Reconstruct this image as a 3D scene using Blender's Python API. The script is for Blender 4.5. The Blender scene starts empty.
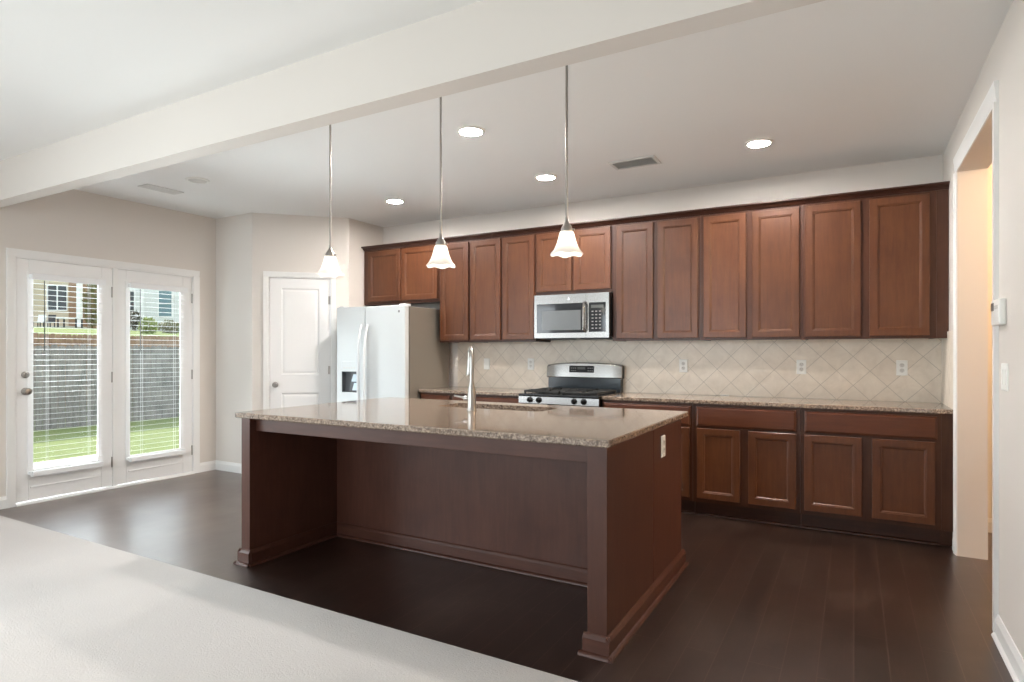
import bpy, bmesh, math, random
from mathutils import Vector, Matrix
random.seed(7)
S = bpy.context.scene
COL = S.collection
PI = math.pi

# ------------------------------------------------------------------ camera, sky, sun, daylight, exposure
YAW = 0.5116
cam_d = bpy.data.cameras.new('camera')
cam_d.sensor_width = 36.0
cam_d.lens = 608.64 / 1024 * 36.0
cam_d.shift_y = (351.26 - 341.0) / 1024
cam_d.clip_start = 0.05
cam_d.clip_end = 300
cam = bpy.data.objects.new('camera', cam_d)
COL.objects.link(cam)
cam.location = (0, 0, 1.2935)
cam.rotation_euler = (PI / 2, 0, YAW)
S.camera = cam

W = bpy.data.worlds.new('sky')
S.world = W
W.use_nodes = True
wn = W.node_tree.nodes
wl = W.node_tree.links
wn.clear()
w_out = wn.new('ShaderNodeOutputWorld')
w_bg = wn.new('ShaderNodeBackground')
w_sky = wn.new('ShaderNodeTexSky')
w_sky.sky_type = 'HOSEK_WILKIE'
w_sky.sun_direction = (-0.55, 0.35, 0.75)
w_sky.turbidity = 3.0
w_sky.ground_albedo = 0.4
w_mix = wn.new('ShaderNodeMixRGB')
w_mix.inputs[0].default_value = 0.6
w_mix.inputs[2].default_value = (0.86, 0.93, 1.0, 1)
w_bg.inputs[1].default_value = 2.1
wl.new(w_sky.outputs[0], w_mix.inputs[1])
wl.new(w_mix.outputs[0], w_bg.inputs[0])
wl.new(w_bg.outputs[0], w_out.inputs[0])


def light(name, typ, loc, energy, color, direction=None, **kw):
    d = bpy.data.lights.new(name, typ)
    d.energy = energy
    d.color = color
    for k, v in kw.items():
        setattr(d, k, v)
    o = bpy.data.objects.new(name, d)
    COL.objects.link(o)
    o.location = loc
    if direction is not None:
        o.rotation_euler = Vector(direction).to_track_quat('-Z', 'Y').to_euler()
    return o


DAY = (0.87, 0.945, 1.0)
light('sun', 'SUN', (-30, 15, 30), 5.0, (1.0, 0.95, 0.86), (0.7, -0.33, -0.6), angle=0.01)
# daylight through the living-room windows (beside and behind the camera)
light('window_daylight_left', 'AREA', (-6.2, -0.35, 1.4), 74, DAY, (1, 0.3, -0.3), shape='RECTANGLE', size=2.9, size_y=1.75, spread=2.5)
light('window_daylight_rear', 'AREA', (-3.6, -4.12, 1.45), 66, DAY, (0, 1, -0.3), shape='RECTANGLE', size=3.4, size_y=1.8, spread=2.5)
# fill lights added out of view beyond the glazed doors to brighten the kitchen
light('patio_fill_low', 'AREA', (-7.1, 3.18, 0.05), 290, DAY, (1, 0.05, 0.75), shape='RECTANGLE', size=1.9, size_y=0.9)
light('patio_fill_high', 'AREA', (-7.6, 3.18, 2.4), 240, DAY, (1, 0.05, -0.55), shape='RECTANGLE', size=2.2, size_y=0.4)

S.view_settings.view_transform = 'Standard'
S.view_settings.look = 'None'
S.view_settings.gamma = 1.0
S.view_settings.use_curve_mapping = False
S.view_settings.exposure = 0.6
S.cycles.use_denoising = True
S.cycles.max_bounces = 10
S.cycles.diffuse_bounces = 6
S.cycles.sample_clamp_indirect = 6.0

# ------------------------------------------------------------------ materials


def srgb(r, g, b):
    f = lambda c: (c / 255 / 12.92) if c / 255 <= 0.04045 else ((c / 255 + 0.055) / 1.055) ** 2.4
    return (f(r), f(g), f(b), 1)


class NT:
    def __init__(s, name):
        s.m = bpy.data.materials.new(name)
        s.m.use_nodes = True
        s.n = s.m.node_tree.nodes
        s.l = s.m.node_tree.links
        s.n.clear()
        s.out = s.n.new('ShaderNodeOutputMaterial')
        s.b = s.n.new('ShaderNodeBsdfPrincipled')
        s.l.new(s.b.outputs[0], s.out.inputs[0])

    def node(s, t, **kw):
        n = s.n.new('ShaderNode' + t)
        for k, v in kw.items():
            setattr(n, k, v)
        return n

    def link(s, a, b):
        s.l.new(a, b)

    def coord(s, scale=(1, 1, 1), rot=(0, 0, 0), kind='Object'):
        tc = s.node('TexCoord')
        mp = s.node('Mapping')
        mp.inputs['Scale'].default_value = scale
        mp.inputs['Rotation'].default_value = rot
        s.link(tc.outputs[kind], mp.inputs[0])
        return mp.outputs[0]

    def noise(s, vec, scale, detail=4, rough=0.55, dist=0.0):
        n = s.node('TexNoise')
        n.inputs['Scale'].default_value = scale
        n.inputs['Detail'].default_value = detail
        n.inputs['Roughness'].default_value = rough
        n.inputs['Distortion'].default_value = dist
        s.link(vec, n.inputs['Vector'])
        return n.outputs[0]

    def ramp(s, fac, stops, interp='LINEAR'):
        r = s.node('ValToRGB')
        cr = r.color_ramp
        cr.interpolation = interp
        while len(cr.elements) < len(stops):
            cr.elements.new(0.5)
        for e, (p, c) in zip(cr.elements, stops):
            e.position = p
            e.color = c if len(c) == 4 else (*c, 1)
        s.link(fac, r.inputs[0])
        return r.outputs[0]

    def mix(s, fac, a, b, mode='MIX'):
        m = s.node('MixRGB', blend_type=mode)
        for i, v in enumerate((fac, a, b)):
            if hasattr(v, 'is_output'):
                s.link(v, m.inputs[i])
            elif i == 0:
                m.inputs[0].default_value = v
            else:
                m.inputs[i].default_value = v
        return m.outputs[0]

    def math(s, op, a, b=0.0):
        m = s.node('Math', operation=op)
        for i, v in enumerate((a, b)):
            if hasattr(v, 'is_output'):
                s.link(v, m.inputs[i])
            else:
                m.inputs[i].default_value = v
        return m.outputs[0]

    def bump(s, height, strength=0.2, dist=0.01):
        b = s.node('Bump')
        b.inputs['Strength'].default_value = strength
        b.inputs['Distance'].default_value = dist
        s.link(height, b.inputs['Height'])
        s.link(b.outputs[0], s.b.inputs['Normal'])

    def set(s, color=None, rough=None, metal=None, spec=None, coat=None):
        for k, v in (('Base Color', color), ('Roughness', rough), ('Metallic', metal), ('Specular IOR Level', spec), ('Coat Weight', coat)):
            if v is None:
                continue
            if hasattr(v, 'is_output'):
                s.link(v, s.b.inputs[k])
            else:
                s.b.inputs[k].default_value = v
        return s


def paint(name, col, rough=0.6, var=0.03, bump=0.03, scale=220):
    t = NT(name)
    v = t.coord()
    n = t.noise(v, 1.3, 2)
    c2 = tuple(x * (1 - var) for x in col[:3]) + (1,)
    t.set(t.mix(n, col, c2), rough)
    if bump:
        t.bump(t.noise(v, scale, 2), bump, 0.002)
    return t.m


def wood(name, dark, mid, light_, rough=0.35, axis='z', grain=1.0, coat=0.0):
    t = NT(name)
    info = t.node('ObjectInfo')
    tc = t.node('TexCoord')
    add = t.node('VectorMath', operation='ADD')
    t.link(tc.outputs['Object'], add.inputs[0])
    mul = t.node('VectorMath', operation='SCALE')
    comb = t.node('CombineXYZ')
    for i in range(3):
        t.link(info.outputs['Random'], comb.inputs[i])
    t.link(comb.outputs[0], mul.inputs[0])
    mul.inputs['Scale'].default_value = 13.0
    t.link(mul.outputs[0], add.inputs[1])
    mp = t.node('Mapping')
    st = {'z': (9, 9, 0.9), 'x': (0.9, 9, 9), 'y': (9, 0.9, 9)}[axis]
    mp.inputs['Scale'].default_value = st
    t.link(add.outputs[0], mp.inputs[0])
    n1 = t.noise(mp.outputs[0], 4.5 * grain, 7, 0.62, 0.4)
    n2 = t.noise(add.outputs[0], 3.2, 5, 0.6, 0.3)
    g = t.math('ADD', t.math('MULTIPLY', n1, 0.5), t.math('MULTIPLY', n2, 0.5))
    c = t.ramp(g, [(0.33, dark), (0.5, mid), (0.68, light_)])
    rv = t.math('ADD', t.math('MULTIPLY', info.outputs['Random'], 0.25), 0.88)
    hs = t.node('HueSaturation')
    t.link(c, hs.inputs['Color'])
    t.link(rv, hs.inputs['Value'])
    t.set(hs.outputs[0], rough, spec=0.4, coat=coat)
    t.b.inputs['Coat Roughness'].default_value = 0.3
    t.bump(n1, 0.05, 0.002)
    return t.m


M = {}
M['wall'] = paint('wall_paint', srgb(219, 212, 205), 0.7)
M['hall'] = paint('hall_paint', srgb(206, 192, 175), 0.7)
M['ceiling'] = paint('ceiling_paint', srgb(236, 235, 233), 0.8, 0.02, 0.06, 120)
M['trim'] = paint('trim_paint', srgb(236, 235, 233), 0.35, 0.02, 0)
M['door'] = paint('door_paint', srgb(236, 235, 234), 0.4, 0.02, 0)
M['white'] = paint('white_plastic', srgb(238, 237, 232), 0.35, 0.01, 0)
M['blind'] = paint('blind_white', srgb(238, 239, 240), 0.45, 0.01, 0)
M['cab'] = wood('cabinet_wood', srgb(74, 40, 21), srgb(86, 49, 27), srgb(97, 58, 33), coat=0.1)
M['cabx'] = wood('cabinet_wood_horizontal', srgb(74, 38, 22), srgb(84, 45, 26), srgb(94, 53, 32), axis='x')
M['frame'] = wood('cabinet_frame_wood', srgb(62, 34, 21), srgb(72, 41, 26), srgb(82, 49, 32))
M['crown'] = wood('crown_wood', srgb(54, 29, 20), srgb(64, 36, 26), srgb(74, 43, 32), axis='x')
M['isl'] = wood('island_wood', srgb(68, 39, 30), srgb(77, 46, 36), srgb(86, 53, 42), 0.38)
M['islx'] = wood('island_wood_horizontal', srgb(68, 39, 30), srgb(77, 46, 36), srgb(86, 53, 42), 0.38, 'x')
M['toe'] = wood('toe_kick_wood', srgb(48, 28, 21), srgb(62, 36, 27), srgb(74, 45, 34), 0.4, 'x')


def steel(name, col=(0.36, 0.35, 0.338, 1), rough=0.27, axis=(300, 300, 3)):
    t = NT(name)
    n = t.noise(t.coord(axis), 1.0, 2)
    t.set(t.mix(n, col, tuple(x * 0.86 for x in col[:3]) + (1,)), rough, 1.0)
    t.bump(n, 0.04, 0.0005)
    return t.m


M['steel'] = steel('brushed_steel', axis=(3, 300, 300))
M['nickel'] = steel('brushed_nickel', (0.42, 0.4, 0.375, 1), 0.3)
M['chrome'] = steel('chrome', (0.84, 0.84, 0.85, 1), 0.12)


def plain(name, col, rough=0.4, metal=0.0, spec=0.5, var=0.06):
    t = NT(name)
    n = t.noise(t.coord(), 14, 2)
    t.set(t.mix(n, col, tuple(x * (1 - var) for x in col[:3]) + (1,)), rough, metal, spec)
    return t.m


M['black'] = plain('black_enamel', (0.012, 0.012, 0.013, 1), 0.22)
M['iron'] = plain('cast_iron', (0.02, 0.019, 0.018, 1), 0.6)
M['dark'] = plain('dark_plastic', (0.03, 0.03, 0.032, 1), 0.4)
M['panelglass'] = plain('black_glass', (0.02, 0.022, 0.025, 1), 0.06)
M['mwmesh'] = plain('oven_window_mesh', (0.11, 0.118, 0.122, 1), 0.2)
M['rangeback'] = plain('range_black_back', (0.035, 0.045, 0.055, 1), 0.15)
M['keys'] = plain('grey_keys', (0.24, 0.24, 0.24, 1), 0.5)
M['display'] = plain('display_window', (0.09, 0.1, 0.1, 1), 0.1)
M['fridge'] = plain('fridge_white', srgb(220, 223, 224), 0.18, var=0.01)
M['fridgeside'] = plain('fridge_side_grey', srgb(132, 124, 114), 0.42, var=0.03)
M['gasket'] = plain('gasket_grey', srgb(120, 116, 110), 0.6)
M['disp'] = plain('dispenser_grey', srgb(105, 108, 112), 0.25)
M['dispblue'] = plain('dispenser_paddle', srgb(196, 212, 226), 0.25)
M['vent'] = plain('vent_white', srgb(214, 212, 208), 0.5)
M['ventdark'] = plain('vent_dark', srgb(176, 174, 171), 0.7)
M['lcd'] = plain('lcd_grey', srgb(92, 94, 92), 0.3)
M['slot'] = plain('slot_grey', srgb(214, 211, 205), 0.5)
M['emblem'] = plain('emblem_silver', srgb(196, 198, 200), 0.25, 0.6)


def emis(name, col, strength):
    t = NT(name)
    e = t.node('Emission')
    e.inputs[0].default_value = (*col, 1)
    e.inputs[1].default_value = strength
    t.link(e.outputs[0], t.out.inputs[0])
    return t.m


WARM = (1.0, 0.72, 0.44)
M['lens'] = emis('lamp_lens', (1.0, 0.95, 0.9), 400)
M['bulb'] = emis('pendant_bulb_glow', (1.0, 0.9, 0.76), 20)

# thin clear glass
t = NT('window_glass')
fr = t.node('Fresnel')
fr.inputs[0].default_value = 1.45
tr = t.node('BsdfTransparent')
tr.inputs[0].default_value = (0.95, 0.97, 0.96, 1)
gl = t.node('BsdfGlossy')
gl.inputs['Roughness'].default_value = 0.02
ms = t.node('MixShader')
t.link(fr.outputs[0], ms.inputs[0])
t.link(tr.outputs[0], ms.inputs[1])
t.link(gl.outputs[0], ms.inputs[2])
t.link(ms.outputs[0], t.out.inputs[0])
M['glass'] = t.m

# frosted white pendant glass
t = NT('frosted_glass')
tl = t.node('BsdfTranslucent')
tl.inputs[0].default_value = (0.95, 0.93, 0.9, 1)
t.set((0.86, 0.85, 0.83, 1), 0.25)
ms = t.node('MixShader')
ms.inputs[0].default_value = 0.5
t.link(t.b.outputs[0], ms.inputs[1])
t.link(tl.outputs[0], ms.inputs[2])
t.link(ms.outputs[0], t.out.inputs[0])
M['shade'] = t.m

# dark espresso plank floor (planks run along y)
t = NT('plank_floor')
v = t.coord((1, 1, 1), (0, 0, PI / 2), 'Object')
br = t.node('TexBrick')
br.offset = 0.37
br.offset_frequency = 2
br.inputs['Color1'].default_value = (0.2, 0.2, 0.2, 1)
br.inputs['Color2'].default_value = (0.8, 0.8, 0.8, 1)
br.inputs['Mortar'].default_value = (0, 0, 0, 1)
br.inputs['Scale'].default_value = 1.0
br.inputs['Mortar Size'].default_value = 0.002
br.inputs['Brick Width'].default_value = 1.35
br.inputs['Row Height'].default_value = 0.128
t.link(v, br.inputs['Vector'])
v2 = t.coord((14, 1.1, 1))
g = t.noise(v2, 3.0, 7, 0.65, 0.6)
g2 = t.noise(t.coord(), 1.7, 3)
gc = t.ramp(g, [(0.3, srgb(26, 18, 15)), (0.55, srgb(36, 25, 21)), (0.75, srgb(50, 37, 31))])
hv = t.node('HueSaturation')
t.link(gc, hv.inputs['Color'])
sb = t.node('SeparateColor')
t.link(br.outputs['Color'], sb.inputs[0])
t.link(t.math('ADD', t.math('MULTIPLY', sb.outputs[0], 0.75), 0.62), hv.inputs['Value'])
scuff = t.ramp(t.noise(t.coord((1.6, 0.8, 1)), 1.6, 7, 0.68, 0.4), [(0.5, (0, 0, 0)), (0.72, (1, 1, 1))])
pl = t.mix(t.math('MULTIPLY', scuff, 0.3), hv.outputs[0], srgb(92, 80, 72))
pc = t.mix(br.outputs['Fac'], pl, srgb(70, 57, 50))
t.set(pc, t.ramp(g2, [(0.3, (0.3,) * 3), (0.75, (0.46,) * 3)]), spec=0.5, coat=0.85)
t.b.inputs['Coat Roughness'].default_value = 0.28
t.b.inputs['Coat Tint'].default_value = (1.0, 0.9, 0.86, 1)
t.b.inputs['Specular Tint'].default_value = (1.0, 0.82, 0.74, 1)
hgt = t.math('SUBTRACT', t.math('MULTIPLY', g, 0.25), br.outputs['Fac'])
t.bump(hgt, 0.4, 0.003)
M['floor'] = t.m

# carpet
t = NT('beige_carpet')
v = t.coord()
n1 = t.noise(v, 160, 3, 0.7)
n2 = t.noise(v, 2.2, 4, 0.6)
c = t.mix(n1, srgb(192, 187, 184), srgb(218, 213, 210))
t.set(t.mix(n2, c, t.mix(0.25, c, srgb(172, 165, 160))), 0.95, spec=0.1)
t.bump(t.math('ADD', n1, t.noise(v, 110, 3)), 0.4, 0.005)
M['carpet'] = t.m

# granite
t = NT('brown_granite')
v = t.coord()
n1 = t.noise(v, 120, 5, 0.75)
n2 = t.noise(v, 48, 4, 0.7)
n3 = t.noise(v, 3.0, 4, 0.6, 0.8)
vo = t.node('TexVoronoi')
vo.inputs['Scale'].default_value = 130
t.link(v, vo.inputs['Vector'])
c1 = t.ramp(n1, [(0.4, srgb(38, 34, 32)), (0.48, srgb(112, 98, 88)), (0.54, srgb(178, 157, 138)), (0.66, srgb(222, 206, 188))])
c2 = t.ramp(n2, [(0.42, srgb(48, 42, 38)), (0.5, srgb(130, 112, 99)), (0.62, srgb(186, 163, 142))])
c = t.mix(0.45, c1, c2)
c = t.mix(t.math('MULTIPLY', n3, 0.5), c, srgb(140, 117, 99))
c = t.mix(t.math('LESS_THAN', vo.outputs['Distance'], 0.16), c, srgb(52, 47, 43))
t.set(c, 0.06, spec=0.5)
t.b.inputs['IOR'].default_value = 2.1
M['granite'] = t.m


# diagonal tile: grout lines from rotated coordinates in the plane (axis u, z)
def tile(name, ax):
    t = NT(name)
    tc = t.node('TexCoord')
    sp = t.node('SeparateXYZ')
    t.link(tc.outputs['Object'], sp.inputs[0])
    side = 0.228 / math.sqrt(2)
    u0 = t.math('ADD', sp.outputs[ax], 0.232)
    z0 = t.math('SUBTRACT', sp.outputs['Z'], 1.253)
    d, ids = [], []
    for op in ('ADD', 'SUBTRACT'):
        q = t.math('DIVIDE', t.math(op, u0, z0), side * math.sqrt(2))
        q = t.math('ADD', q, 100.0)
        fr_ = t.math('FRACT', q)
        d.append(t.math('MINIMUM', fr_, t.math('SUBTRACT', 1.0, fr_)))
        ids.append(t.math('FLOOR', q))
    dist = t.math('MINIMUM', d[0], d[1])
    grout = t.math('LESS_THAN', dist, 0.011)
    cb = t.node('CombineXYZ')
    t.link(ids[0], cb.inputs[0])
    t.link(ids[1], cb.inputs[1])
    wnz = t.node('TexWhiteNoise')
    t.link(cb.outputs[0], wnz.inputs['Vector'])
    n = t.noise(tc.outputs['Object'], 9, 6, 0.65, 0.5)
    c = t.ramp(n, [(0.3, srgb(212, 200, 184)), (0.55, srgb(225, 214, 199)), (0.75, srgb(234, 224, 209))])
    c = t.mix(t.math('MULTIPLY', wnz.outputs[0], 0.3), c, srgb(212, 198, 180))
    c = t.mix(grout, c, srgb(182, 171, 158))
    t.set(c, 0.32)
    t.bump(t.math('MINIMUM', dist, 0.03), 0.5, 0.03)
    return t.m


M['tile'] = tile('diagonal_tile', 'X')
M['tiley'] = tile('diagonal_tile_return', 'Y')

# outside
t = NT('lawn')
v = t.coord()
n = t.noise(v, 30, 6, 0.75)
n2 = t.noise(v, 0.5, 3)
c = t.ramp(n, [(0.3, srgb(96, 112, 66)), (0.6, srgb(134, 146, 96)), (0.8, srgb(166, 174, 128))])
t.set(t.mix(t.math('MULTIPLY', n2, 0.5), c, srgb(158, 166, 112)), 0.9, spec=0.1)
t.bump(n, 0.8, 0.05)
M['lawn'] = t.m
M['concrete'] = paint('concrete', srgb(206, 203, 197), 0.85, 0.08, 0.2, 60)
M['fence'] = wood('weathered_fence', srgb(100, 97, 96), srgb(128, 124, 121), srgb(152, 147, 142), 0.85)
M['fenceb'] = wood('brown_fence', srgb(118, 92, 74), srgb(146, 118, 98), srgb(166, 138, 116), 0.85)


def siding(name, col):
    t = NT(name)
    tc = t.node('TexCoord')
    sp = t.node('SeparateXYZ')
    t.link(tc.outputs['Object'], sp.inputs[0])
    fz = t.math('FRACT', t.math('MULTIPLY', sp.outputs['Z'], 5.5))
    line = t.math('LESS_THAN', fz, 0.1)
    t.set(t.mix(line, col, tuple(x * 0.75 for x in col[:3]) + (1,)), 0.7)
    t.bump(fz, 0.4, 0.02)
    return t.m


M['sid1'] = siding('beige_siding', srgb(196, 180, 156))
M['sid2'] = siding('pale_siding', srgb(222, 222, 220))
M['sid3'] = siding('cream_siding', srgb(226, 212, 188))
M['brick'] = siding('brown_siding', srgb(150, 118, 92))
M['housewin'] = plain('house_window', srgb(58, 64, 68), 0.1)
M['shutter'] = plain('teal_window', srgb(112, 140, 148), 0.3)
M['roof'] = plain('roof_shingle', srgb(110, 104, 98), 0.9)
M['leafy'] = plain('yellow_green_leaves', srgb(166, 180, 96), 0.6, var=0.4)
M['leafo'] = plain('olive_leaves', srgb(140, 138, 92), 0.6, var=0.4)
M['leafd'] = plain('dark_leaves', srgb(74, 72, 50), 0.6, var=0.4)
M['stem'] = plain('stem_brown', srgb(96, 78, 60), 0.8)

# ------------------------------------------------------------------ builders


class MB:
    def __init__(s):
        s.bm = bmesh.new()

    def _bev(s, geom, w, seg=2):
        edges = [e for e in geom if isinstance(e, bmesh.types.BMEdge)]
        if w > 0 and edges:
            bmesh.ops.bevel(s.bm, geom=edges, offset=w, segments=seg, affect='EDGES', profile=0.5, clamp_overlap=True)

    def box(s, x0, x1, y0, y1, z0, z1, bev=0.0, seg=2):
        r = bmesh.ops.create_cube(s.bm, size=1.0)
        vs = r['verts']
        for v in vs:
            v.co = Vector(((x0 + x1) / 2 + v.co.x * (x1 - x0), (y0 + y1) / 2 + v.co.y * (y1 - y0), (z0 + z1) / 2 + v.co.z * (z1 - z0)))
        if bev:
            s._bev(list({e for v in vs for e in v.link_edges}), bev, seg)
        return s

    def prism(s, pts, axis, a, b, bev=0.0):
        """polygon pts (2D) extruded along axis from a to b; x: (y,z)  y: (x,z)  z: (x,y)"""
        def P(p, t):
            return {'x': (t, p[0], p[1]), 'y': (p[0], t, p[1]), 'z': (p[0], p[1], t)}[axis]
        va = [s.bm.verts.new(P(p, a)) for p in pts]
        vb = [s.bm.verts.new(P(p, b)) for p in pts]
        n = len(pts)
        fs = [s.bm.faces.new(va), s.bm.faces.new(vb[::-1])]
        for i in range(n):
            fs.append(s.bm.faces.new((va[i], vb[i], vb[(i + 1) % n], va[(i + 1) % n])))
        bmesh.ops.recalc_face_normals(s.bm, faces=fs)
        if bev:
            s._bev(list({e for f in fs for e in f.edges}), bev)
        return s

    def lathe(s, prof, c=(0, 0, 0), axis='z', seg=32, wave=None):
        """prof: (radius, height) list; wave(r, h, angle) -> (dr, dh)"""
        c = Vector(c)
        rings = []
        for r, h in prof:
            if r < 1e-6:
                rings.append([s.bm.verts.new(c + s._ax(0, 0, h, axis))])
                continue
            ring = []
            for i in range(seg):
                a = 2 * PI * i / seg
                dr, dh = wave(r, h, a) if wave else (0, 0)
                ring.append(s.bm.verts.new(c + s._ax((r + dr) * math.cos(a), (r + dr) * math.sin(a), h + dh, axis)))
            rings.append(ring)
        fs = []
        for A, B in zip(rings, rings[1:]):
            for i in range(seg):
                j = (i + 1) % seg
                if len(A) == 1 and len(B) == 1:
                    break
                if len(A) == 1:
                    fs.append(s.bm.faces.new((A[0], B[i], B[j])))
                elif len(B) == 1:
                    fs.append(s.bm.faces.new((A[i], A[j], B[0])))
                else:
                    fs.append(s.bm.faces.new((A[i], A[j], B[j], B[i])))
        bmesh.ops.recalc_face_normals(s.bm, faces=fs)
        return s

    @staticmethod
    def _ax(x, y, h, axis):
        return {'z': Vector((x, y, h)), 'x': Vector((h, x, y)), 'y': Vector((x, h, y))}[axis]

    def tube(s, pts, rad, seg=14, caps=True):
        pts = [Vector(p) for p in pts]
        rads = rad if isinstance(rad, (list, tuple)) else [rad] * len(pts)
        rings = []
        up = None
        for i, p in enumerate(pts):
            d = (pts[min(i + 1, len(pts) - 1)] - pts[max(i - 1, 0)]).normalized()
            if up is None:
                up = Vector((0, 0, 1)) if abs(d.z) < 0.9 else Vector((1, 0, 0))
            sx = d.cross(up).normalized()
            up = sx.cross(d).normalized()
            rings.append([s.bm.verts.new(p + rads[i] * (math.cos(2 * PI * k / seg) * sx + math.sin(2 * PI * k / seg) * up)) for k in range(seg)])
        fs = []
        for A, B in zip(rings, rings[1:]):
            for k in range(seg):
                j = (k + 1) % seg
                fs.append(s.bm.faces.new((A[k], A[j], B[j], B[k])))
        if caps:
            fs.append(s.bm.faces.new(rings[0][::-1]))
            fs.append(s.bm.faces.new(rings[-1]))
        bmesh.ops.recalc_face_normals(s.bm, faces=fs)
        return s

    def rings(s, x0, x1, z0, z1, prof, yb, sgn=-1):
        """panel facing sgn*y: nested rectangles; prof = (inset, depth out of the back plane yb)"""
        L = []
        for ins, dep in prof:
            y = yb + sgn * dep
            L.append([s.bm.verts.new(p) for p in ((x0 + ins, y, z0 + ins), (x1 - ins, y, z0 + ins), (x1 - ins, y, z1 - ins), (x0 + ins, y, z1 - ins))])
        fs = [s.bm.faces.new(L[0]), s.bm.faces.new(L[-1])]
        for A, B in zip(L, L[1:]):
            for i in range(4):
                j = (i + 1) % 4
                fs.append(s.bm.faces.new((A[i], A[j], B[j], B[i])))
        bmesh.ops.recalc_face_normals(s.bm, faces=fs)
        return s

    def build(s, name, mat, parent=None, local=False, smooth=35):
        me = bpy.data.meshes.new(name)
        if parent is not None and not local:
            off = Vector((0, 0, 0))
            p = parent
            while p is not None:
                off += p.location
                p = p.parent
            bmesh.ops.translate(s.bm, verts=s.bm.verts[:], vec=-off)
        s.bm.to_mesh(me)
        s.bm.free()
        me.materials.append(mat)
        if smooth:
            me.shade_smooth()
            me.set_sharp_from_angle(angle=math.radians(smooth))
        o = bpy.data.objects.new(name, me)
        COL.objects.link(o)
        o.parent = parent
        if smooth:
            o.modifiers.new('weighted', 'WEIGHTED_NORMAL').keep_sharp = True
        return o


def tag(o, label=None, cat=None, group=None, kind=None):
    for k, v in (('label', label), ('category', cat), ('group', group), ('kind', kind)):
        if v:
            o[k] = v
    return o


def thing(name, loc, label, cat, group=None, kind=None, rz=0.0):
    o = bpy.data.objects.new(name, None)
    COL.objects.link(o)
    o.location = loc
    o.rotation_euler = (0, 0, rz)
    o.empty_display_size = 0.1
    return tag(o, label, cat, group, kind)


def copy_tree(o, parent=None):
    c = o.copy()
    COL.objects.link(c)
    c.parent = parent
    for ch in [x for x in COL.objects if x.parent == o]:
        copy_tree(ch, c)
    return c


def recess(mb, holes, u0, u1, z0, z1, put):
    """fill the rectangle minus holes with boxes; put(mb, ua, ub, za, zb)"""
    us = sorted({u0, u1, *[h[0] for h in holes], *[h[1] for h in holes]})
    for a, b in zip(us, us[1:]):
        zs = [z0]
        for h in sorted(holes, key=lambda h: h[2]):
            if h[0] < b - 1e-6 and h[1] > a + 1e-6:
                if h[2] > zs[-1] + 1e-6:
                    put(mb, a, b, zs[-1], h[2])
                zs.append(h[3])
        if zs[-1] < z1 - 1e-6:
            put(mb, a, b, zs[-1], z1)
    return mb


# ------------------------------------------------------------------ room shell
XL, XR, YB = -6.093, 0.574, 5.47
ZC = 2.745
YP = 4.2254          # short wall beside the patio door
QX = -5.495          # corner where the diagonal pantry wall begins
NX, NY = -4.80, 4.9204   # where it ends
YF = -4.0
YC = 2.19            # carpet edge


def struct(o, label, cat):
    return tag(o, label, cat, None, 'structure')


m = MB()
m.box(XL - 0.14, 3.1, YC - 0.02, 6.0, -0.12, 0.0)
m.box(XR - 0.02, 3.1, YF - 0.2, YC, -0.12, 0.0)
struct(m.build('floor', M['floor'], smooth=0), 'dark espresso plank floor of the kitchen', 'floor')
m = MB()
m.box(XL, XR, YF, YC, -0.12, 0.012, 0.006)
struct(m.build('floor_carpet', M['carpet'], smooth=0), 'pale beige carpet of the living room in front of the plank floor', 'carpet')
m = MB()
m.box(XL - 0.3, 3.2, YF - 0.3, 6.1, ZC, ZC + 0.15)
struct(m.build('ceiling', M['ceiling'], smooth=0), 'flat white ceiling with recessed lights', 'ceiling')

m = MB()
m.box(XL, XR, 2.137, 2.25, 2.447, ZC)
struct(m.build('ceiling_beam', M['wall'], smooth=0), 'dropped beige beam crossing the ceiling between kitchen and living room', 'beam')

# left wall with patio door and living-room window
m = MB()
recess(m, [(2.395, 3.965, 0.0, 2.085), (-1.75, 1.05, 0.55, 2.25)], YF - 0.14, YP, 0, ZC,
       lambda b, a, c, z0, z1: b.box(XL - 0.14, XL, a, c, z0, z1))
struct(m.build('wall_left', M['wall'], smooth=0), 'beige wall holding the glazed patio doors', 'wall')
m = MB()
m.box(XL - 0.14, QX, YP, YP + 0.1, 0, ZC)
struct(m.build('wall_nook', M['wall'], smooth=0), 'short pale wall between patio doors and pantry corner', 'wall')
m = MB()
m.box(NX - 0.1, NX, NY, YB + 0.1, 0, ZC)
struct(m.build('wall_pantry', M['wall'], smooth=0), 'narrow tan wall between the pantry door wall and the cabinets', 'wall')
m = MB()
m.box(NX - 0.1, 3.1, YB, YB + 0.14, 0, ZC)
struct(m.build('wall_back', M['wall'], smooth=0), 'beige kitchen back wall above the cabinets', 'wall')
m = MB()
recess(m, [(3.585, 4.735, 0.0, 2.43)], YF - 0.14, YB, 0, ZC, lambda b, a, c, z0, z1: b.box(XR, XR + 0.15, a, c, z0, z1))
struct(m.build('wall_right', M['wall'], smooth=0), 'pale wall on the right with the cased doorway', 'wall')
m = MB()
recess(m, [(-5.35, -1.85, 0.5, 2.35)], XL, 3.1, 0, ZC, lambda b, a, c, z0, z1: b.box(a, c, YF - 0.14, YF, z0, z1))
struct(m.build('wall_front', M['wall'], smooth=0), 'beige living-room wall behind the viewer', 'wall')
m = MB()
m.box(2.6, 2.7, 2.6, 5.47, 0, ZC)
m.box(XR + 0.15, 2.7, 2.5, 2.6, 0, ZC)
struct(m.build('wall_hall', M['hall'], smooth=0), 'warm tan hallway wall seen through the doorway', 'wall')

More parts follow.
